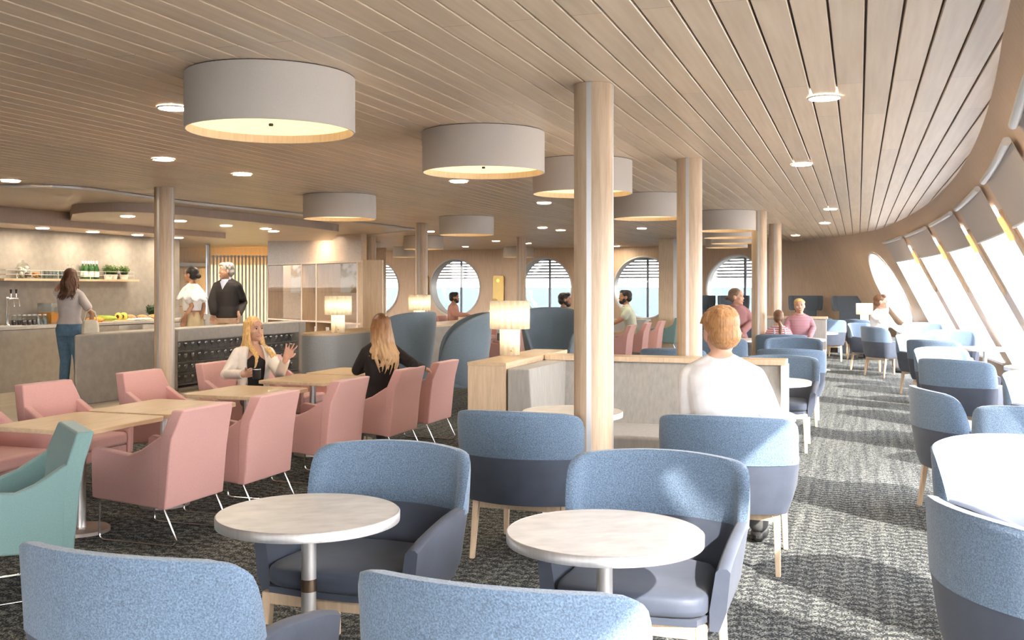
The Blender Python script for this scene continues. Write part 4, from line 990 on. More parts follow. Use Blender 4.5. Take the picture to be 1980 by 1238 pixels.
# ---- grey half wall with glass rack
HW0, HWD = Vector((-5.85,13.5)), Vector((.351,.936)).normalized(); HWN = Vector((-HWD.y, HWD.x))
def hp(s, n, z=0.0): p = HW0+HWD*s+HWN*n; return Vector((p.x,p.y,z))
def hslab(name, s0, s1, n0, n1, z0, z1, m, **k):
    return MB().prism([(hp(a,b).x, hp(a,b).y) for a,b in ((s0,n0),(s1,n0),(s1,n1),(s0,n1))], z0, z1).build(name, m, **k)
r = empty('half_wall', tuple(hp(2.8,.2)), 0, 'waist-high grey plaster half wall with a recessed glass rack, behind the pink chairs', 'partition')
child(MB().prism([hp(a,b)[:2] for a,b in ((0,0),(2.1,0),(2.1,.42),(.9,.42),(.28,.20),(.05,.06))], 0, .96).build('left_section', M['concrete'], smooth=True, bevel=.03, seg=3), r)
child(hslab('right_end', 5.47, 5.70, 0, .42, 0, .96, M['concretel'], smooth=False, bevel=.015), r)
child(hslab('top_rail', 2.1, 5.47, 0, .42, .765, .96, M['concretel'], smooth=False, bevel=.015), r)
child(hslab('plinth', 2.1, 5.47, 0, .42, 0, .045, M['concrete'], smooth=False), r)
child(hslab('rack_back', 2.1, 5.47, .20, .42, .045, .765, mat('dark_mesh_panel', (.27,.26,.25), .7, var=.2, vs=60), smooth=False), r)
rows_z = (.10,.27,.44,.61)
for z in rows_z: child(hslab('rack_shelf', 2.1, 5.47, .03, .20, z-.012, z, M['clear'] if False else mat('rack_metal', (.28,.28,.28), .4, .6) if 'rk' not in M else M['rk'], smooth=False), r)
def wineglass():
    r = empty('wine_glass', cat='glass')
    MB().lathe([(.026,0),(.026,.003),(.004,.008),(.004,.05),(.026,.075),(.03,.10),(.026,.125),(.024,.125),(.028,.10),(.024,.077),(.003,.055)], n=12).build('bowl', M['rim'], r, ang=60)
    return r
M['rim'] = glassy('stemware', (.80,.80,.80), .16, .05, .7)
wg = Proto(wineglass())
for ri, z in enumerate(rows_z):
    for k in range(20):
        s = 2.22+.165*k
        place(wg.get(), hp(s,.10,z), 0, 'stemmed glass in the %s row of the rack in the grey half wall' % ['bottom','third','second','top'][ri], 'stemmed glasses, %s row of the rack' % ['bottom','third','second','top'][ri])
# rear counter by the standing pair, thin post
o = MB().box((0,0,.49),(1.6,.6,.98)).build('rear_counter', M['concretel'], None, smooth=False, bevel=.01); o.location = (-6.9,22.6,0); o.rotation_euler = (0,0,0); tag(o, 'pale grey counter behind the woman in the ruffled top', 'counter')
o = MB().lathe([(.06,0),(.06,CEIL-.014)], n=20).build('slim_metal_post', M['alul'], None, ang=40); o.location = (-8.62,28.6,0); tag(o, 'slim metal post between the woman in ruffles and the slatted screen', 'post')
# ---- shelf unit with glass doors
SA, SB = Vector((-6.15,25.4)), Vector((-3.3,22.0)); SL = (SB-SA).length; SD_ = (SB-SA).normalized(); SN = Vector((-SD_.y, SD_.x))
if SN.y < 0: SN = -SN
SANG = math.atan2(SD_.y, SD_.x)
r = empty('display_shelf_unit', (SA.x,SA.y,0), SANG, 'long pale wooden shelf unit with glazed upper bays, behind the grey counter', 'shelf unit')
W0 = M['oak']
MB().box((SL/2,.2,.79),(SL,.42,.035)).build('worktop', W0, r, smooth=False)
MB().box((SL/2,.2,2.16),(SL,.42,.05)).build('top_board', W0, r, smooth=False)
MB().box((SL/2,.2,.03),(SL,.40,.06)).build('plinth', W0, r, smooth=False)
MB().box((SL/2,.2,.42),(SL,.40,.02)).build('shelf', W0, r, smooth=False)
divs = [0, SL*.40, SL*.56, SL*.97]
for x in divs: MB().box((x,.2,1.09),(.05,.42,2.12)).build('divider', W0, r, smooth=False)
for a, b in zip(divs, divs[1:]): MB().box(((a+b)/2,.0,1.47),(b-a-.06,.008,1.3)).build('glass_panel', M['cab'], r, smooth=False)
MB().box((SL/2,.40,.42),(SL,.02,.7)).build('back_panel', W0, r, smooth=False)
o = MB().box((SL*.46,.2,1.475),(SL*.9,.36,.010)).build('glass_shelf', M['cab'], r, smooth=False)
for k in range(9):
    x = SL*(.44+.06*k); z = .80 if k % 1 else .09
    zz = [.075,.435][k % 2]
    o = MB().box((0,0,.12),(.16,.03,.22)).build('magazine', mat('magazine_cover_%s' % 'abcdefghi'[k], random.Random(k).choice([(.25,.25,.24),(.5,.46,.4),(.14,.15,.17),(.45,.30,.2)]), .4, var=.6, vs=14), None, smooth=False)
    q = Matrix.Rotation(SANG,4,'Z') @ Vector((x,.15,zz)); o.location = (SA.x+q.x,SA.y+q.y,zz-.003); o.rotation_euler = (-.0,0,SANG); tag(o, 'upright magazine, %s from the left in the lower shelf bays' % ['first','second','third','fourth','fifth','sixth','seventh','eighth','ninth'][k], 'magazine', 'magazines in the shelf unit')
# pictures on the wall behind the glazed unit
S('wall_left', MB().prism([(-6.42,27.26),(-3.3,26.37),(-3.3,26.47),(-6.42,27.36)], 0, 2.62), M['soffit'], smooth=False)
pic = mat('pale_map_print', (.66,.62,.54), .6, var=.25, vs=2.5, detail=10)
m_, n_, l_, b_ = pic, pic.node_tree.nodes, pic.node_tree.links, pic.node_tree.nodes['Principled BSDF']
rmp = [x for x in n_ if x.type == 'VALTORGB'][0]; rmp.color_ramp.elements[0].color = (.36,.24,.10,1); rmp.color_ramp.elements[0].position = .44; rmp.color_ramp.elements[1].position = .52; rmp.color_ramp.elements[1].color = (.70,.67,.62,1)
for k, (xx, l) in enumerate([(-5.65,'framed map print seen through the left glazed bay'),(-4.25,'framed map print seen through the right glazed bay, beside the cladding box')]):
    y_ = 27.6-(xx+7.6)*.2857-.04; aw = math.atan2(-1.2, 4.2)
    r = empty('framed_map', (xx,y_,1.85-.0), aw, l, 'picture', 'framed map prints')
    MB().box((0,0,0),(.62,.03,.86)).build('frame', M['soffit'], r, smooth=False); MB().box((0,-.018,0),(.58,.006,.82)).build('print', pic, r, smooth=False)
# mug of the blonde woman is placed with her; black far bench backs
for x, y, l in [(-.35,27.5,'small dark bench back below the brass lamp, under the blonde far woman'),(.75,27.6,'small dark bench back to the right of the far blonde woman')]:
    o = MB().box((0,0,.45),(.9,.5,.9)).build('dark_bench', M['slate'], None, bevel=.03); o.location = (x,y,0); o.rotation_euler = (0,0,ANG); tag(o, l, 'bench', 'dark far benches')
r = empty('white_sideboard', (2.6,27.4,0), R(-24), 'long white sideboard under the porthole left of the man in green', 'sideboard')
MB().box((0,0,.34),(2.2,.4,.68)).build('body', M['white'], r, smooth=False, bevel=.01); MB().box((0,-.02,.70),(2.3,.46,.04)).build('top', M['white'], r, smooth=False, bevel=.005)
# ================================================================ PEOPLE
def skinm(n, c): return mat(n, c, .5, sss=.12, var=.04, vs=20)
M['skinf'] = skinm('fair_skin', (.66,.38,.27)); M['skint'] = skinm('tan_skin', (.44,.23,.14)); M['skinl'] = skinm('light_skin', (.60,.35,.25))
def hairm(n, c, v=.35): return mat(n, c, .45, var=v, vs=26, stretch=(5,5,.5), bump=.5, sheen=.1)
M['h_blonde'] = hairm('blonde_hair', (.70,.44,.17)); M['h_brown'] = hairm('brown_hair', (.10,.045,.025)); M['h_black'] = hairm('black_hair', (.018,.014,.014)); M['h_grey'] = hairm('grey_hair', (.36,.35,.34))
M['h_ginger'] = hairm('ginger_hair', (.40,.20,.08)); M['h_mid'] = hairm('mid_brown_hair', (.17,.08,.04)); M['h_ash'] = hairm('ash_brown_hair', (.22,.15,.11))
m, n, l, b = _new('ombre_hair'); tc = n.new('ShaderNodeTexCoord'); sx = n.new('ShaderNodeSeparateXYZ'); l.new(tc.outputs['Object'], sx.inputs[0])
mp = n.new('ShaderNodeMapping'); mp.inputs['Scale'].default_value = (40,40,5); l.new(tc.outputs['Object'], mp.inputs[0]); nz = n.new('ShaderNodeTexNoise'); l.new(mp.outputs[0], nz.inputs['Vector']); nz.inputs['Scale'].default_value = 1.2
ad = n.new('ShaderNodeMath'); ad.operation = 'MULTIPLY_ADD'; l.new(nz.outputs['Fac'], ad.inputs[0]); ad.inputs[1].default_value = .22; l.new(sx.outputs[2], ad.inputs[2])
rp = n.new('ShaderNodeValToRGB'); mr = n.new('ShaderNodeMapRange'); l.new(ad.outputs[0], mr.inputs[0]); mr.inputs[1].default_value = 1.10; mr.inputs[2].default_value = 1.50; l.new(mr.outputs[0], rp.inputs[0]); l.new(rp.outputs[0], b.inputs['Base Color'])
e = rp.color_ramp.elements; e[0].color = (.56,.36,.19,1); e[1].color = (.07,.028,.02,1); q = e.new(.5); q.color = (.32,.15,.06,1); b.inputs['Roughness'].default_value = .42
M['h_ombre'] = m
M['eyew'] = mat('eye_white', (.8,.78,.76), .2); M['iris'] = mat('dark_iris', (.03,.02,.015), .15); M['lip'] = mat('lips', (.50,.16,.14), .45); M['teeth'] = mat('teeth', (.85,.83,.78), .3)
def cloth(n, c, v=.06, **k): return mat(n, c, .85, var=v, vs=16, bump=.35, bs=9, **k)
M['c_white'] = cloth('white_shirt_cloth', (.86,.85,.86)); M['c_cream'] = cloth('cream_jacket_cloth', (.80,.73,.66)); M['c_black'] = cloth('black_top_cloth', (.018,.014,.014)); M['c_grey'] = cloth('pale_grey_tee', (.56,.52,.53))
M['c_jeans'] = cloth('blue_jeans', (.10,.19,.30), .15); M['c_dark'] = cloth('charcoal_sweater', (.032,.028,.030)); M['c_beige'] = cloth('beige_trousers', (.68,.50,.36)); M['c_skirt'] = cloth('khaki_skirt_cloth', (.56,.45,.28))
M['c_rose'] = cloth('salmon_shirt', (.55,.29,.23)); M['c_olive'] = cloth('dark_olive_jacket', (.075,.085,.075)); M['c_mint'] = cloth('pale_mint_shirt', (.55,.60,.50)); M['c_mauve'] = cloth('mauve_sweater', (.34,.165,.17)); M['c_lblue'] = cloth('pale_blue_collar', (.45,.50,.66))
M['c_trou'] = cloth('dark_grey_trousers', (.10,.10,.10)); M['c_tote'] = cloth('cream_canvas', (.78,.72,.60)); M['c_shoe'] = mat('dark_shoe', (.03,.03,.03), .4)
M['c_stripe'] = stripes_mat('red_white_stripes', (.60,.10,.12), (.80,.74,.74), .032, .5); M['c_stripe2'] = stripes_mat('rose_grey_stripes', (.46,.13,.16), (.46,.34,.40), .022, .45)
def V(*a): return Vector(a)
def capsule(mb, pts, rad, n=14):
    pts = [Vector(p) for p in pts]; mb.tube(pts, rad, n)
    for p, q in zip(pts, rad): mb.ball(p, q*.995, 7)
def hand(mb, w, d, nrm, s=1.0, curl=.25, spread=.12, side=1, fr=.0085):
    d = Vector(d).normalized(); nrm = Vector(nrm); nrm = (nrm-d*nrm.dot(d)).normalized(); x = d.cross(nrm)*side   # x: towards the thumb
    w = Vector(w)
    capsule(mb, [w-d*.03*s, w+d*.02*s], [.027*s,.026*s])
    for k in range(-2, 3): capsule(mb, [w+d*.015*s+x*k*.011*s, w+d*.085*s+x*k*.016*s], [.016*s,.014*s], 8)
    Ls = [.066,.074,.069,.054]
    for k in range(4):
        o = 1.5-k; base = w+d*.085*s+x*o*.0205*s; dr = (d+x*o*spread*.7).normalized(); pts = [base]; c = 0
        for j, f in enumerate((.45,.32,.23)):
            c += curl*(1.0 if j else .6); dd = (dr*math.cos(c)+nrm*math.sin(c)).normalized(); pts.append(pts[-1]+dd*Ls[k]*f*1.15*s)
        capsule(mb, pts, [fr*1.1*s,fr*1.05*s,fr*.98*s,fr*.82*s], 8)
    tb = w+d*.022*s+x*.026*s; td = (x*.75+d*.75+nrm*.35*curl*2).normalized()
    capsule(mb, [tb, tb+td*.036*s, tb+td*.036*s+(td*.6+d*.6+nrm*curl).normalized()*.032*s], [.014*s,.0115*s,.0092*s], 8)
def remesh(o, v, sm=4):
    q = o.modifiers.new('r', 'REMESH'); q.mode = 'VOXEL'; q.voxel_size = v; q.use_smooth_shade = True
    if sm: q = o.modifiers.new('s', 'SMOOTH'); q.factor = .5; q.iterations = sm
    return o
TOR_M = [(-.10,.150,.115),(-.02,.172,.122),(.06,.160,.112),(.15,.140,.100),(.26,.155,.112),(.37,.172,.118),(.46,.178,.105),(.51,.150,.085),(.545,.085,.065)]
TOR_F = [(-.10,.150,.118),(-.02,.170,.125),(.06,.150,.110),(.15,.120,.090),(.26,.138,.112),(.36,.150,.118),(.45,.160,.092),(.50,.130,.075),(.535,.070,.058)]
def person(label, loc, face, pose='sit', s=1.0, sex='m', skin='skinl', hair='h_black', hairstyle='short', look=None, nod=0.0, tilt=0.0, lean=(0,.02), armL=None, armR=None, handL=(.3,.12), handR=(.3,.12), top=None, toplong=True,
           bottom='c_trou', vox=.0075, hs=1.07, extras=(), shoes=True, smile=False, beard=False, legs=None, topinf=.013, toplow=-.2):
    rz = heading(*face); r = empty('person', loc, rz, label, 'person'); r.scale = (s,s,s)
    inv = (Matrix.Translation(Vector(loc)) @ Matrix.Rotation(rz, 4, 'Z') @ Matrix.Scale(s, 4)).inverted()
    loc3 = lambda p: inv @ Vector(p)
    z0 = .50 if pose == 'sit' else .93
    P = V(0,0,z0); Nk = V(lean[0], lean[1], z0+.545); up = (Nk-P).normalized()
    T = TOR_F if sex == 'f' else TOR_M
    def ring(h, hx, hy, inf=0, a0=0, a1=360, n=28):
        c = P+up*h; out = []
        for k in range(n): a = R(a0+(a1-a0)*k/(n if a1-a0 == 360 else n-1)); e_ = .82; ca, sa = math.cos(a), math.sin(a)
        for k in range(n):
            a = R(a0+(a1-a0)*k/(n if a1-a0 == 360 else n-1)); ca, sa = math.cos(a), math.sin(a)
            q = 1/((abs(ca)**2.4+abs(sa)**2.4)**(1/2.4))
            out.append(c+V((hx+inf)*ca*q, (hy+inf)*sa*q, 0))
        return out
    sw = .165 if sex == 'm' else .145
    shL, shR = P+up*.445+V(-sw,0,0), P+up*.445+V(sw,0,0)
    def arm(spec, sh, side):
        if spec is None: e_ = sh+V(side*.05,.0,-.28); w_ = e_+V(-side*.02,.16,-.16); return e_, w_, (w_-e_)
        e_, w_ = Vector(spec[0]), Vector(spec[1]); d = Vector(spec[2]) if len(spec) > 2 else w_-e_
        return e_, w_, d
    eL, wL, dL = arm(armL, shL, -1); eR, wR, dR = arm(armR, shR, 1)
    if pose == 'sit': L_ = legs or [[V(-.09,0,.49),V(-.12,.42,.50),V(-.12,.40,.09)],[V(.09,0,.49),V(.12,.42,.50),V(.12,.40,.09)]]
    else: L_ = legs or [[V(-.085,0,.90),V(-.10,.02,.50),V(-.10,-.02,.09)],[V(.085,0,.90),V(.10,.03,.50),V(.10,.0,.09)]]
    # body, one surface
    mb = MB(); mb.loft([ring(*t) for t in T])
    hc = Nk+V(0,.02,.138)                                # head centre
    capsule(mb, [P+up*.50, hc+V(0,-.01,-.06)], [.056 if sex == 'm' else .047]*2)
    aw = .047 if sex == 'm' else .040
    for sh in (shL, shR): capsule(mb, [Nk+V(0,-.015,.035), Nk.lerp(sh,.55)+V(0,-.01,.012), sh+V(0,0,.008)], [.038,.040,aw*1.05])
    for sh, e_, w_ in ((shL,eL,wL),(shR,eR,wR)): capsule(mb, [sh, sh.lerp(e_,.5), e_, e_.lerp(w_,.35), w_], [aw*1.12,aw*1.02,aw*.80,aw*.80,aw*.54])
    for lg in L_: capsule(mb, [lg[0], lg[0].lerp(lg[1],.5), lg[1], lg[1].lerp(lg[2],.35), lg[2]], [.092,.078,.057,.056,.036])
    for lg in L_: mb.ball(lg[2]+V(0,.07,-.055), (.042,.12,.034), 8)
    for (w_, d_, hq, spec, side) in ((wL,dL,handL,armL,1),(wR,dR,handR,armR,-1)):
        nr = hq[2] if len(hq) > 2 else V(0,.3,-1)
        hand(mb, w_, d_, nr, 1.0, hq[0], hq[1], side)
    # head
    lk = look if look else face; yaw = heading(*lk)-rz
    HM = Matrix.Rotation(yaw,3,'Z') @ Matrix.Rotation(tilt,3,'Y') @ Matrix.Rotation(-nod,3,'X') @ Matrix.Scale(hs,3)
    H = lambda x, y, z: hc+HM @ V(x,y,z)
    fw = 1.0 if sex == 'm' else .93
    mb.ball(H(0,-.012,.035), (.077*fw,.097,.083), 14, HM); mb.ball(H(0,.022,-.020), (.064*fw,.070,.088), 12, HM); mb.ball(H(0,.050,-.078), (.038*fw,.036,.030), 8, HM)
    mb.ball(H(0,.084,-.098 if sex == 'm' else -.096), (.016,.012,.012), 6, HM); mb.ball(H(0,.062,.052), (.052*fw,.030,.038), 8, HM)
    mb.loft([[H(-.006,.088,.028),H(.006,.088,.028),H(.006,.075,.028),H(-.006,.075,.028)],[H(-.013,.112,-.024),H(.013,.112,-.024),H(.014,.075,-.024),H(-.014,.075,-.024)],[H(-.010,.098,-.034),H(.010,.098,-.034),H(.012,.075,-.034),H(-.012,.075,-.034)]])
    for sx_ in (-1,1):
        mb.ball(H(sx_*.040*fw,.058,-.018), (.024,.026,.024), 7, HM); mb.ball(H(sx_*.030,.083,.024), (.021,.010,.006), 6, HM)
        mb.ball(H(sx_*.078*fw,-.008,-.006), (.009,.019,.031), 7, HM)
    mb.ball(H(0,.088,-.057), (.026,.011,.013), 7, HM)
    remesh(mb.build('body', M[skin], r), vox, 3)
    for sx_ in (-1,1):
        MB().ball(H(sx_*.030,.0838,.010), (.0120,.0055,.0058), 8, HM).build('eye', M['eyew'], r); MB().ball(H(sx_*.030,.0888,.010), (.0060,.0020,.0056), 7, HM).build('iris', M['iris'], r)
        MB().tube([H(sx_*.014,.0945,.028), H(sx_*.030,.0955,.0335), H(sx_*.046,.084,.029)], [.0022,.0032,.0015], 6).build('eyebrow', M[hair if hair != 'h_blonde' else 'h_mid'], r)
        MB().tube([H(sx_*.018,.0885,.012), H(sx_*.030,.0915,.0165), H(sx_*.042,.0835,.012)], [.0012,.0018,.0012], 5).build('eyelash', M['iris'], r)
    up_ = .010 if smile else .001; wd = .029 if smile else .023
    arc = lambda dz, dy, q=1.0: [H(wd*q*k/4, .1035+dy-.013*(k/4)**2, -.060+dz+up_*(k/4)**2) for k in range(-4, 5)]
    MB().tube(arc(.0055 if smile else .003, 0), [.0015,.0030,.0036,.0036,.0030,.0036,.0036,.0030,.0015], 7).tube(arc(-.0055 if smile else -.003, -.001, .92), [.0015,.0034,.0042,.0046,.0046,.0046,.0042,.0034,.0015], 7).build('lips', M['lip'], r)
    if smile: MB().tube(arc(0, -.0035, .86), [.0015,.0035,.0045,.005,.005,.005,.0045,.0035,.0015], 6).build('teeth', M['teeth'], r)
    if beard: MB().ball(H(0,.050,-.078), (.053,.052,.040), 9, HM).ball(H(-.052,.02,-.045), (.018,.035,.04), 7, HM).ball(H(.052,.02,-.045), (.018,.035,.04), 7, HM).build('beard', M[hair], r)
    # hair
    hb = MB(); hb.ball(H(0,-.020,.044), (.083*fw,.099,.084), 14, HM)
    rnd = random.Random(len(label)*7+3)
    def lock(a, r0, pts, rad): capsule(hb, pts, rad, 8)
    if hairstyle in ('short','parted'):
        hb.ball(H(0,-.050,-.012), (.075*fw,.066,.070), 10, HM)
        hb.ball(H(.012,.040,.092), (.062,.052,.036), 9, HM)
        for k in range(46):
            a = rnd.uniform(0,6.28); q = rnd.uniform(.2,1)**.5; x = math.cos(a)*q*.078; y = math.sin(a)*q*.085-.015; z = .046+.083*math.sqrt(max(0,1-min(1,(x/.088)**2+((y+.022)/.105)**2)))
            d_ = V(x*1.5+.3*rnd.uniform(-1,1)*.05, y*.8+rnd.uniform(-.02,.03), .0); capsule(hb, [H(x,y,z-.009), H(x*1.10+rnd.uniform(-.01,.01),y*1.10-.002,z-.034)], [.0105,.007], 5)
    if hairstyle == 'parted': hb.ball(H(.03,.066,.088), (.055,.03,.026), 8, HM)
    if hairstyle == 'bun':
        hb.ball(H(0,-.045,.0), (.072,.07,.07), 10, HM); hb.ball(H(0,-.125,-.015), (.036,.036,.034), 9, HM)
    if hairstyle == 'ponytail':
        hb.ball(H(0,-.050,-.005), (.076,.068,.078), 10, HM); capsule(hb, [H(.0,-.105,-.07), H(.012,-.135,-.13), H(.010,-.130,-.22), H(.02,-.115,-.32)], [.022,.030,.026,.008], 8); hb.ball(H(0,-.11,-.075), (.02,.02,.014), 6, HM)
    if hairstyle in ('long','longback','bob'):
        hb.ball(H(0,-.048,-.01), (.080,.070,.082), 10, HM)
        Lh = {'long':.44,'longback':.43,'bob':.33}[hairstyle]; nl = {'long':74,'longback':64,'bob':48}[hairstyle]
        for k in range(nl):
            t = (k+.5)/nl; a = {'bob':R(160+220*t),'longback':R(152+236*t),'long':R(136+268*t)}[hairstyle]
            x, y = .079*math.cos(a), -.020+.092*math.sin(a)
            ln = Lh*rnd.uniform(.74,1.08); wv = rnd.uniform(0,6.28); out = 1.0+.22*rnd.random()
            front = y > .02
            pts = [H(x*.50,y*.50-.012,.092), H(x*.84,y*.84-.008,.070)]
            for j in range(1, 8):
                zz = .055-ln*(j/7); sp = .97+(out-1)*min(1,j/3)*.8; w2 = (.007+.0022*j)*math.sin(wv*.35+j*1.15+a*1.5)
                px_, py_ = x*sp+w2, (y*sp if not front else y*.55-.0)+w2*.5
                if zz < -.14:                              # falls on shoulders and back
                    k2 = min(1, (-.14-zz)/.1); py_ += (-.055*k2 if not front else .125*k2); px_ *= 1+.42*k2*(.4+.9*((k*7)%5)/5)
                pts.append(H(px_, py_, zz))
            capsule(hb, pts, [.010,.013,.014,.014,.014,.013,.012,.009,.004], 6)
    remesh(hb.build('hair', M[hair], r), vox*.75 if vox < .009 else vox, 2)
    # clothing
    if top:
        cb = MB(); cb.loft([ring(t[0],t[1],t[2],topinf+(.006 if t[0] < .2 else 0)) for t in T[:-1] if t[0] >= toplow]+[ring(.530,.080,.064,topinf), ring(.556,.056,.054,topinf)])
        for sh in (shL, shR): capsule(cb, [Nk.lerp(sh,.30)+V(0,-.01,.010), Nk.lerp(sh,.6)+V(0,-.01,.010), sh+V(0,0,.008)], [.036+topinf,.040+topinf,aw*1.05+topinf])
        for sh, e_, w_ in ((shL,eL,wL),(shR,eR,wR)):
            if toplong: capsule(cb, [sh, sh.lerp(e_,.5), e_, e_.lerp(w_,.5), w_.lerp(e_,.10)], [aw*1.12+topinf,aw*1.05+topinf,aw*.86+topinf,aw*.78+topinf,aw*.62+topinf])
            else: capsule(cb, [sh, sh.lerp(e_,.62)], [aw*1.14+topinf,aw*1.08+topinf*1.4])
        remesh(cb.build('sweater' if toplong else 'shirt', M[top], r), vox, 5)
    if bottom:
        cb = MB(); cb.loft([ring(t[0],t[1],t[2],.012) for t in T[:3]]+[ring(.10,.145,.104,.010)])
        for lg in L_: capsule(cb, [lg[0], lg[0].lerp(lg[1],.5), lg[1], lg[1].lerp(lg[2],.4), lg[2]+V(0,0,.02)], [.104,.090,.072,.068,.058])
        remesh(cb.build('trousers', M[bottom], r), vox*1.3, 4)
    if shoes:
        for lg in L_: MB().ball(lg[2]+V(0,.075,-.052), (.050,.135,.040), 9).build('shoe', M['c_shoe'], r)
    for f in extras: f(r, dict(P=P, up=up, Nk=Nk, H=H, HM=HM, ring=ring, T=T, shL=shL, shR=shR, eL=eL, eR=eR, wL=wL, wR=wR, loc3=loc3, aw=aw, L=L_))
    return r
def lw(loc, face, s):                                    # world point -> local, for giving arm targets
    rz = heading(*face); inv = (Matrix.Translation(Vector(loc)) @ Matrix.Rotation(rz,4,'Z') @ Matrix.Scale(s,4)).inverted()
    return lambda x, y, z: inv @ Vector((x,y,z))
def lwpx(loc, face, s):                                  # sight line at depth Z
    f = lw(loc, face, s); return lambda xp, yp, Z: f((xp-990)*Z/FPX, Z, EYE-(yp-553)*Z/FPX)
# --- blonde woman waving
loc, face, s = (-2.60,10.12,0), (.45,-.89), 1.0; g = lwpx(loc, face, s)
def blazer(r, k):
    T, ring, up, P = k['T'], k['ring'], k['up'], k['P']; rows = []
    for t in T[:-1]:
        gap = 30 if t[0] < .2 else 30-18*0; a = 90+gap*(1.0 if t[0] < .4 else .8)
        rows.append(ring(t[0], t[1], t[2], .026, a, 90+360-(a-90), 30))
    rows.append(ring(.53,.072,.058,.026,90+26,360+64,30))
    mb = MB(); mb.loft(rows, closed=False, cap=False)
    for sh, e_, w_ in ((k['shL'],k['eL'],k['wL']),(k['shR'],k['eR'],k['wR'])): mb.tube([sh+V(0,0,.0), sh.lerp(e_,.5), e_, e_.lerp(w_,.5), w_.lerp(e_,.08)], [.064,.058,.052,.047,.042], 14); mb.ball(sh, .064, 8); mb.ball(e_, .052, 8)
    mb.build('blazer', M['c_cream'], r, ang=80, solid=.006)
def blouse(r, k):
    mb = MB(); mb.loft([k['ring'](t[0],t[1],t[2],.012) for t in k['T'][:6]]+[k['ring'](.43,.05,.10,.012)]); mb.build('blouse', M['c_black'], r, ang=80)
def necklace(r, k):
    pass
person('blonde woman in a cream blazer, smiling and waving one hand, mug in the other', loc, face, 'sit', s, 'f', 'skinf', 'h_blonde', 'long', look=(.72,-.69), nod=-.02, lean=(0,.03), tilt=.05,
    armR=(g(437,724,9.95), g(474,724,9.70), g(500,716,9.62)-g(474,724,9.70)), handR=(.75,.06,g(500,716,9.4)-g(500,716,9.9)+V(0,0,-.0)),
    armL=(g(541,724,9.98), g(553,694,9.75), g(566,660,9.72)-g(553,694,9.75)), handL=(.04,.32,V(.2,1,-.1)), top=None, bottom='c_trou', vox=.006, extras=(blouse, blazer), smile=True)
mg = empty('mug', tuple(Matrix.Translation((0,0,0)) @ V((498-990)*9.6/FPX, 9.56, EYE-(732-553)*9.6/FPX)), 0, 'black travel mug held by the blonde woman', 'mug')
MB().lathe([(.032,0),(.038,.01),(.040,.10),(.037,.10),(.034,.01)], n=24).build('cup', M['black'], mg); MB().lathe([(.041,.088),(.041,.094)], n=24, cap=False).build('rim_band', M['alu'], mg)
# --- woman in black, from behind
loc, face, s = (-1.24,9.66,0), (-.42,.90), 1.03; g = lwpx(loc, face, s)
person('woman in a black top seen from behind, long brown-to-blonde hair down her back', loc, face, 'sit', s, 'f', 'skinf', 'h_ombre', 'longback', look=(-.55,.83), nod=.05, lean=(0,.05),
    armL=(g(690,716,9.75), g(708,712,10.05)), armR=(g(800,706,9.6), g(818,712,9.9)), top='c_black', bottom='c_trou', vox=.0065, topinf=.016)
# --- ginger-haired person in white, from behind
loc, face, s = (1.285,6.0,0), D2[:], 1.13; g = lwpx(loc, face, s)
person('person with short ginger hair in a white long-sleeved shirt, seen from behind', loc, (face[0],face[1]), 'sit', s, 'm', 'skinf', 'h_ginger', 'short', look=(-.10,1), nod=.12, tilt=-.10, lean=(-.045,.06),
    armL=(V(-.215,.06,.76), V(-.19,.30,.68)), armR=(V(.215,.06,.76), V(.20,.30,.68)), top='c_white', bottom='c_trou', vox=.0065, topinf=.016, hs=1.17)
# --- woman at the bar
loc, face, s = (-6.45,14.7,0), (.12,1), 1.075; g = lwpx(loc, face, s)
person('dark-haired woman in pale grey tee and blue jeans standing at the bar, seen from behind', loc, face, 'stand', s, 'f', 'skint', 'h_brown', 'bob', look=(.1,1), nod=.1, lean=(.0,.02),
    armL=(g(110,560,14.6), g(128,538,14.9)), armR=(g(178,608,14.6), g(176,628,14.5)), top='c_grey', toplong=False, bottom='c_jeans', toplow=.05, legs=[[V(-.085,0,.90),V(-.08,.04,.50),V(-.06,-.05,.09)],[V(.085,0,.90),V(.09,.08,.50),V(.10,.10,.09)]])
tb = empty('tote_bag', ((175-990)*14.45/FPX,14.45,.74), .5, 'cream canvas tote bag hanging from the arm of the woman in jeans', 'bag')
MB().loft([[(-.13*q,-.05*w_,z),(.13*q,-.05*w_,z),(.13*q,.05*w_,z),(-.13*q,.05*w_,z)] for z,q,w_ in ((.0,.75,.6),(.04,.98,1.1),(.2,1.05,1.2),(.36,.9,.8),(.40,.85,.35))]).build('bag_body', M['c_tote'], tb, sub=1)
MB().tube([(-.09,0,.38),(-.06,0,.50),(0,0,.54),(.06,0,.50),(.09,0,.38)], .009, 8).build('strap', M['c_tote'], tb)
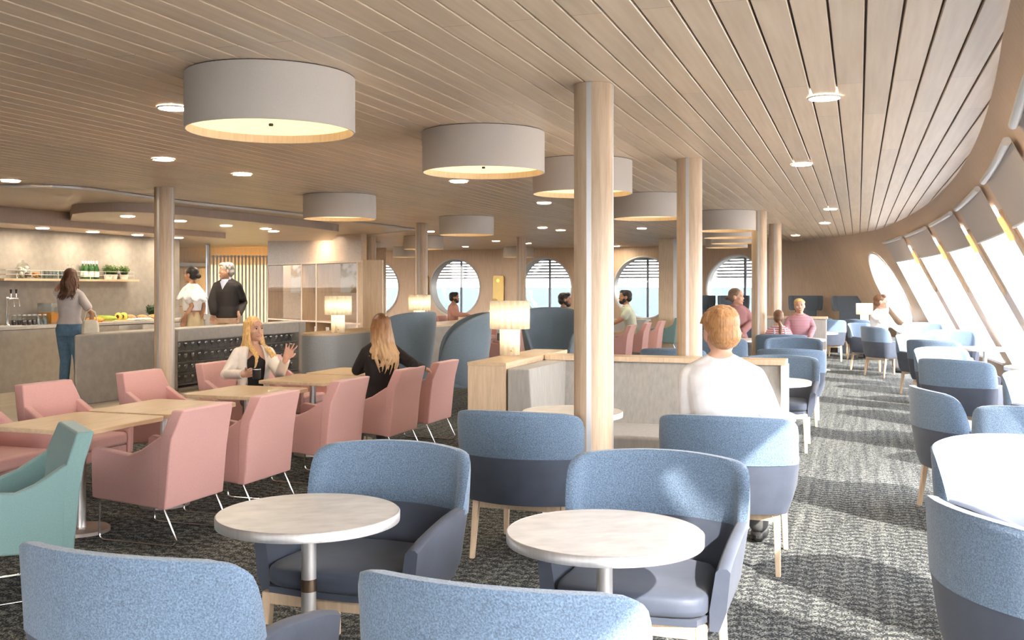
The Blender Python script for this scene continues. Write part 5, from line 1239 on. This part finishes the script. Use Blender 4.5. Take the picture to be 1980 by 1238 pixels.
# --- standing pair
loc, face, s = (-5.36,16.9,0), (-.75,.35), 1.115; g = lwpx(loc, face, s)
def ruffle(r, k):
    mb = MB(); rows = []
    for j, (h, q) in enumerate(((.51,.0),(.48,.035),(.43,.075),(.37,.105),(.33,.125))):
        row = []
        for a in range(72):
            an = R(5*a); w_ = .012*j*.4*math.sin(an*9)
            c = k['P']+k['up']*(h-.02*j*abs(math.sin(an))*.0); row.append(c+V(math.cos(an)*(.135+q+w_), math.sin(an)*(.085+q*.75+w_), -.012*math.sin(an*9)*j*.3-(.05 if math.sin(an) < -.8 else 0)*.6))
        rows.append(row)
    mb.loft(rows, cap=False); mb.build('ruffle', M['c_white'], r, ang=180, solid=.004)
def skirt(r, k):
    P = k['P']; mb = MB(); rows = []
    for h, hx, hy in ((.13,.135,.10),(.05,.165,.125),(-.03,.185,.14),(-.25,.20,.155),(-.55,.23,.19),(-.72,.245,.20)):
        rows.append([P+V((hx+.008*math.sin(7*R(5*a)))*math.cos(R(5*a)), (hy+.008*math.sin(7*R(5*a)))*math.sin(R(5*a)), h) for a in range(72)])
    mb.loft(rows).build('skirt', M['c_skirt'], r, ang=80)
person('woman with a dark bun in a white ruffled top and khaki skirt, facing left', loc, face, 'stand', s, 'f', 'skint', 'h_black', 'bun', look=(-1,.35), nod=.0, lean=(.0,.0),
    armL=(g(371,592,16.75), g(358,612,16.65), V(.1,.3,-.6)), armR=(g(394,592,17.0), g(390,612,16.95), V(0,.2,-.6)), top='c_white', toplong=False, bottom=None, toplow=.10, extras=(ruffle, skirt))
loc, face, s = (-5.00,17.7,0), (-.22,-.97), 1.165; g = lwpx(loc, face, s)
def collar(r, k):
    c = k['Nk']; mb = MB(); mb.loft([[c+V(math.cos(R(6*a))*q, math.sin(R(6*a))*q*.95+.01+(.02 if math.sin(R(6*a)) > .6 else 0), h-(.03 if math.sin(R(6*a)) > .5 else 0)) for a in range(60)] for q, h in ((.082,-.03),(.074,.015),(.068,.045))], cap=False)
    mb.build('shirt_collar', M['c_lblue'], r, ang=80, solid=.005)
    mb = MB(); a = [k['P']+k['up']*.53+V(x,y,0) for x, y in ((-.06,.104),(.06,.104))]; b = k['P']+k['up']*.41+V(0,.150,0)
    mb.add([a[0], a[1], b, a[0]+V(0,-.03,0), a[1]+V(0,-.03,0), b+V(0,-.03,0)], [(0,2,1),(3,4,5),(0,1,4,3),(1,2,5,4),(2,0,3,5)]); mb.build('shirt_front', M['c_lblue'], r, smooth=False)
person('grey-haired man in a charcoal V-neck sweater and beige trousers, hands in his pockets', loc, face, 'stand', s, 'm', 'skinl', 'h_grey', 'parted', look=(-.92,-.38), nod=.08, lean=(0,.0),
    armL=(g(471,585,17.85), g(462,608,17.5), V(-.10,.10,-.6)), armR=(g(410,583,17.6), g(413,608,17.5), V(.1,.10,-.6)), handL=(.5,.05), handR=(.5,.05), top='c_dark', bottom='c_beige', toplow=-.03, extras=(collar,), topinf=.022)
# --- far people by the portholes
def arms_fwd(z=.78, y=.34, x=.14): return dict(armL=(V(-.22,.10,.80),V(-x,y,z)), armR=(V(.22,.10,.80),V(x,y,z)))
person('man in a salmon shirt sitting in profile before the first full porthole', (-1.53,26.0,0), (.95,-.1), 'sit', 1.11, 'm', 'skint', 'h_black', 'short', look=(1,.1), top='c_rose', vox=.012, beard=True, **arms_fwd())
person('woman with long fair hair in a white top, far away below the brass lamp', (-.45,26.2,0), (-.5,.8), 'sit', .98, 'f', 'skinf', 'h_blonde', 'long', top='c_white', vox=.012, **arms_fwd())
person('bearded dark-haired man in a dark olive jacket, in profile left of the nearest pillar', (1.02,20.3,0), (.95,-.2), 'sit', 1.13, 'm', 'skint', 'h_black', 'parted', look=(1,-.05), top='c_olive', vox=.010, beard=True, armL=(V(-.20,.12,.80),V(-.13,.36,.84)), armR=(V(.20,.14,.80),V(.13,.38,.84)))
person('bearded dark-haired man in a pale mint short-sleeved shirt, laughing, facing left', (2.52,21.1,0), (-.93,.10), 'sit', 1.165, 'm', 'skint', 'h_black', 'short', look=(-1,.0), lean=(0,.11), top='c_mint', toplong=False, bottom='c_beige', vox=.010, beard=True, smile=True, armL=(V(-.20,.18,.80),V(-.14,.36,.70)), armR=(V(.20,.18,.80),V(.14,.36,.70)))
person('woman in a mauve sweater with hair tied back, looking right, between the pillars', (4.02,18.1,0), (-.08,-1), 'sit', 1.20, 'f', 'skinf', 'h_ash', 'bun', look=(.85,-.5), top='c_mauve', bottom='c_trou', vox=.009, topinf=.026, armL=(V(-.21,.08,.80),V(-.04,.28,.66)), armR=(V(.21,.08,.80),V(.04,.28,.62)))
def braces(r, k):
    mb = MB()
    for x in (-.085,.085): mb.tube([k['P']+V(x,-.125,.12), k['P']+V(x,-.135,.33), k['P']+V(x,-.115,.47), k['P']+V(x,-.03,.52)], .011, 6)
    mb.build('shoulder_strap', M['c_lblue'], r)
person('girl with a brown ponytail in a red and white striped shirt, seen from behind', (4.13,15.62,0), (.1,1), 'sit', .95, 'f', 'skinf', 'h_mid', 'ponytail', top='c_stripe', vox=.009, extras=(braces,), armL=(V(-.20,.10,.80),V(-.12,.32,.76)), armR=(V(.20,.10,.80),V(.12,.32,.76)))
person('smiling fair-haired boy in a rose striped shirt, leaning forward on his hands', (5.16,18.12,0), (-.2,-1), 'sit', 1.06, 'm', 'skinf', 'h_blonde', 'parted', look=(-.2,-1), nod=-.05, tilt=.08, lean=(0,.06), top='c_stripe2', vox=.008, smile=True, armL=(V(-.22,.10,.82),V(-.14,.30,.66)), armR=(V(.22,.10,.82),V(.14,.30,.66)))
person('man in a sunlit white shirt, hand to his face, by the slanted windows', (7.02,19.3,0), (.55,-.75), 'sit', 1.11, 'm', 'skinf', 'h_mid', 'short', look=(.9,-.3), top='c_white', vox=.009, armR=(V(.20,.18,.86),V(.06,.20,1.07),V(0,0,.5)), armL=(V(-.26,.10,.78),V(-.24,.30,.66)))
L = 'blue armchair '
chair_at(4.05,18.55,-.05,-1, L+'under the woman in the mauve sweater'); chair_at(6.72,19.7,.6,-.75, L+'in which the man in white sits by the windows')
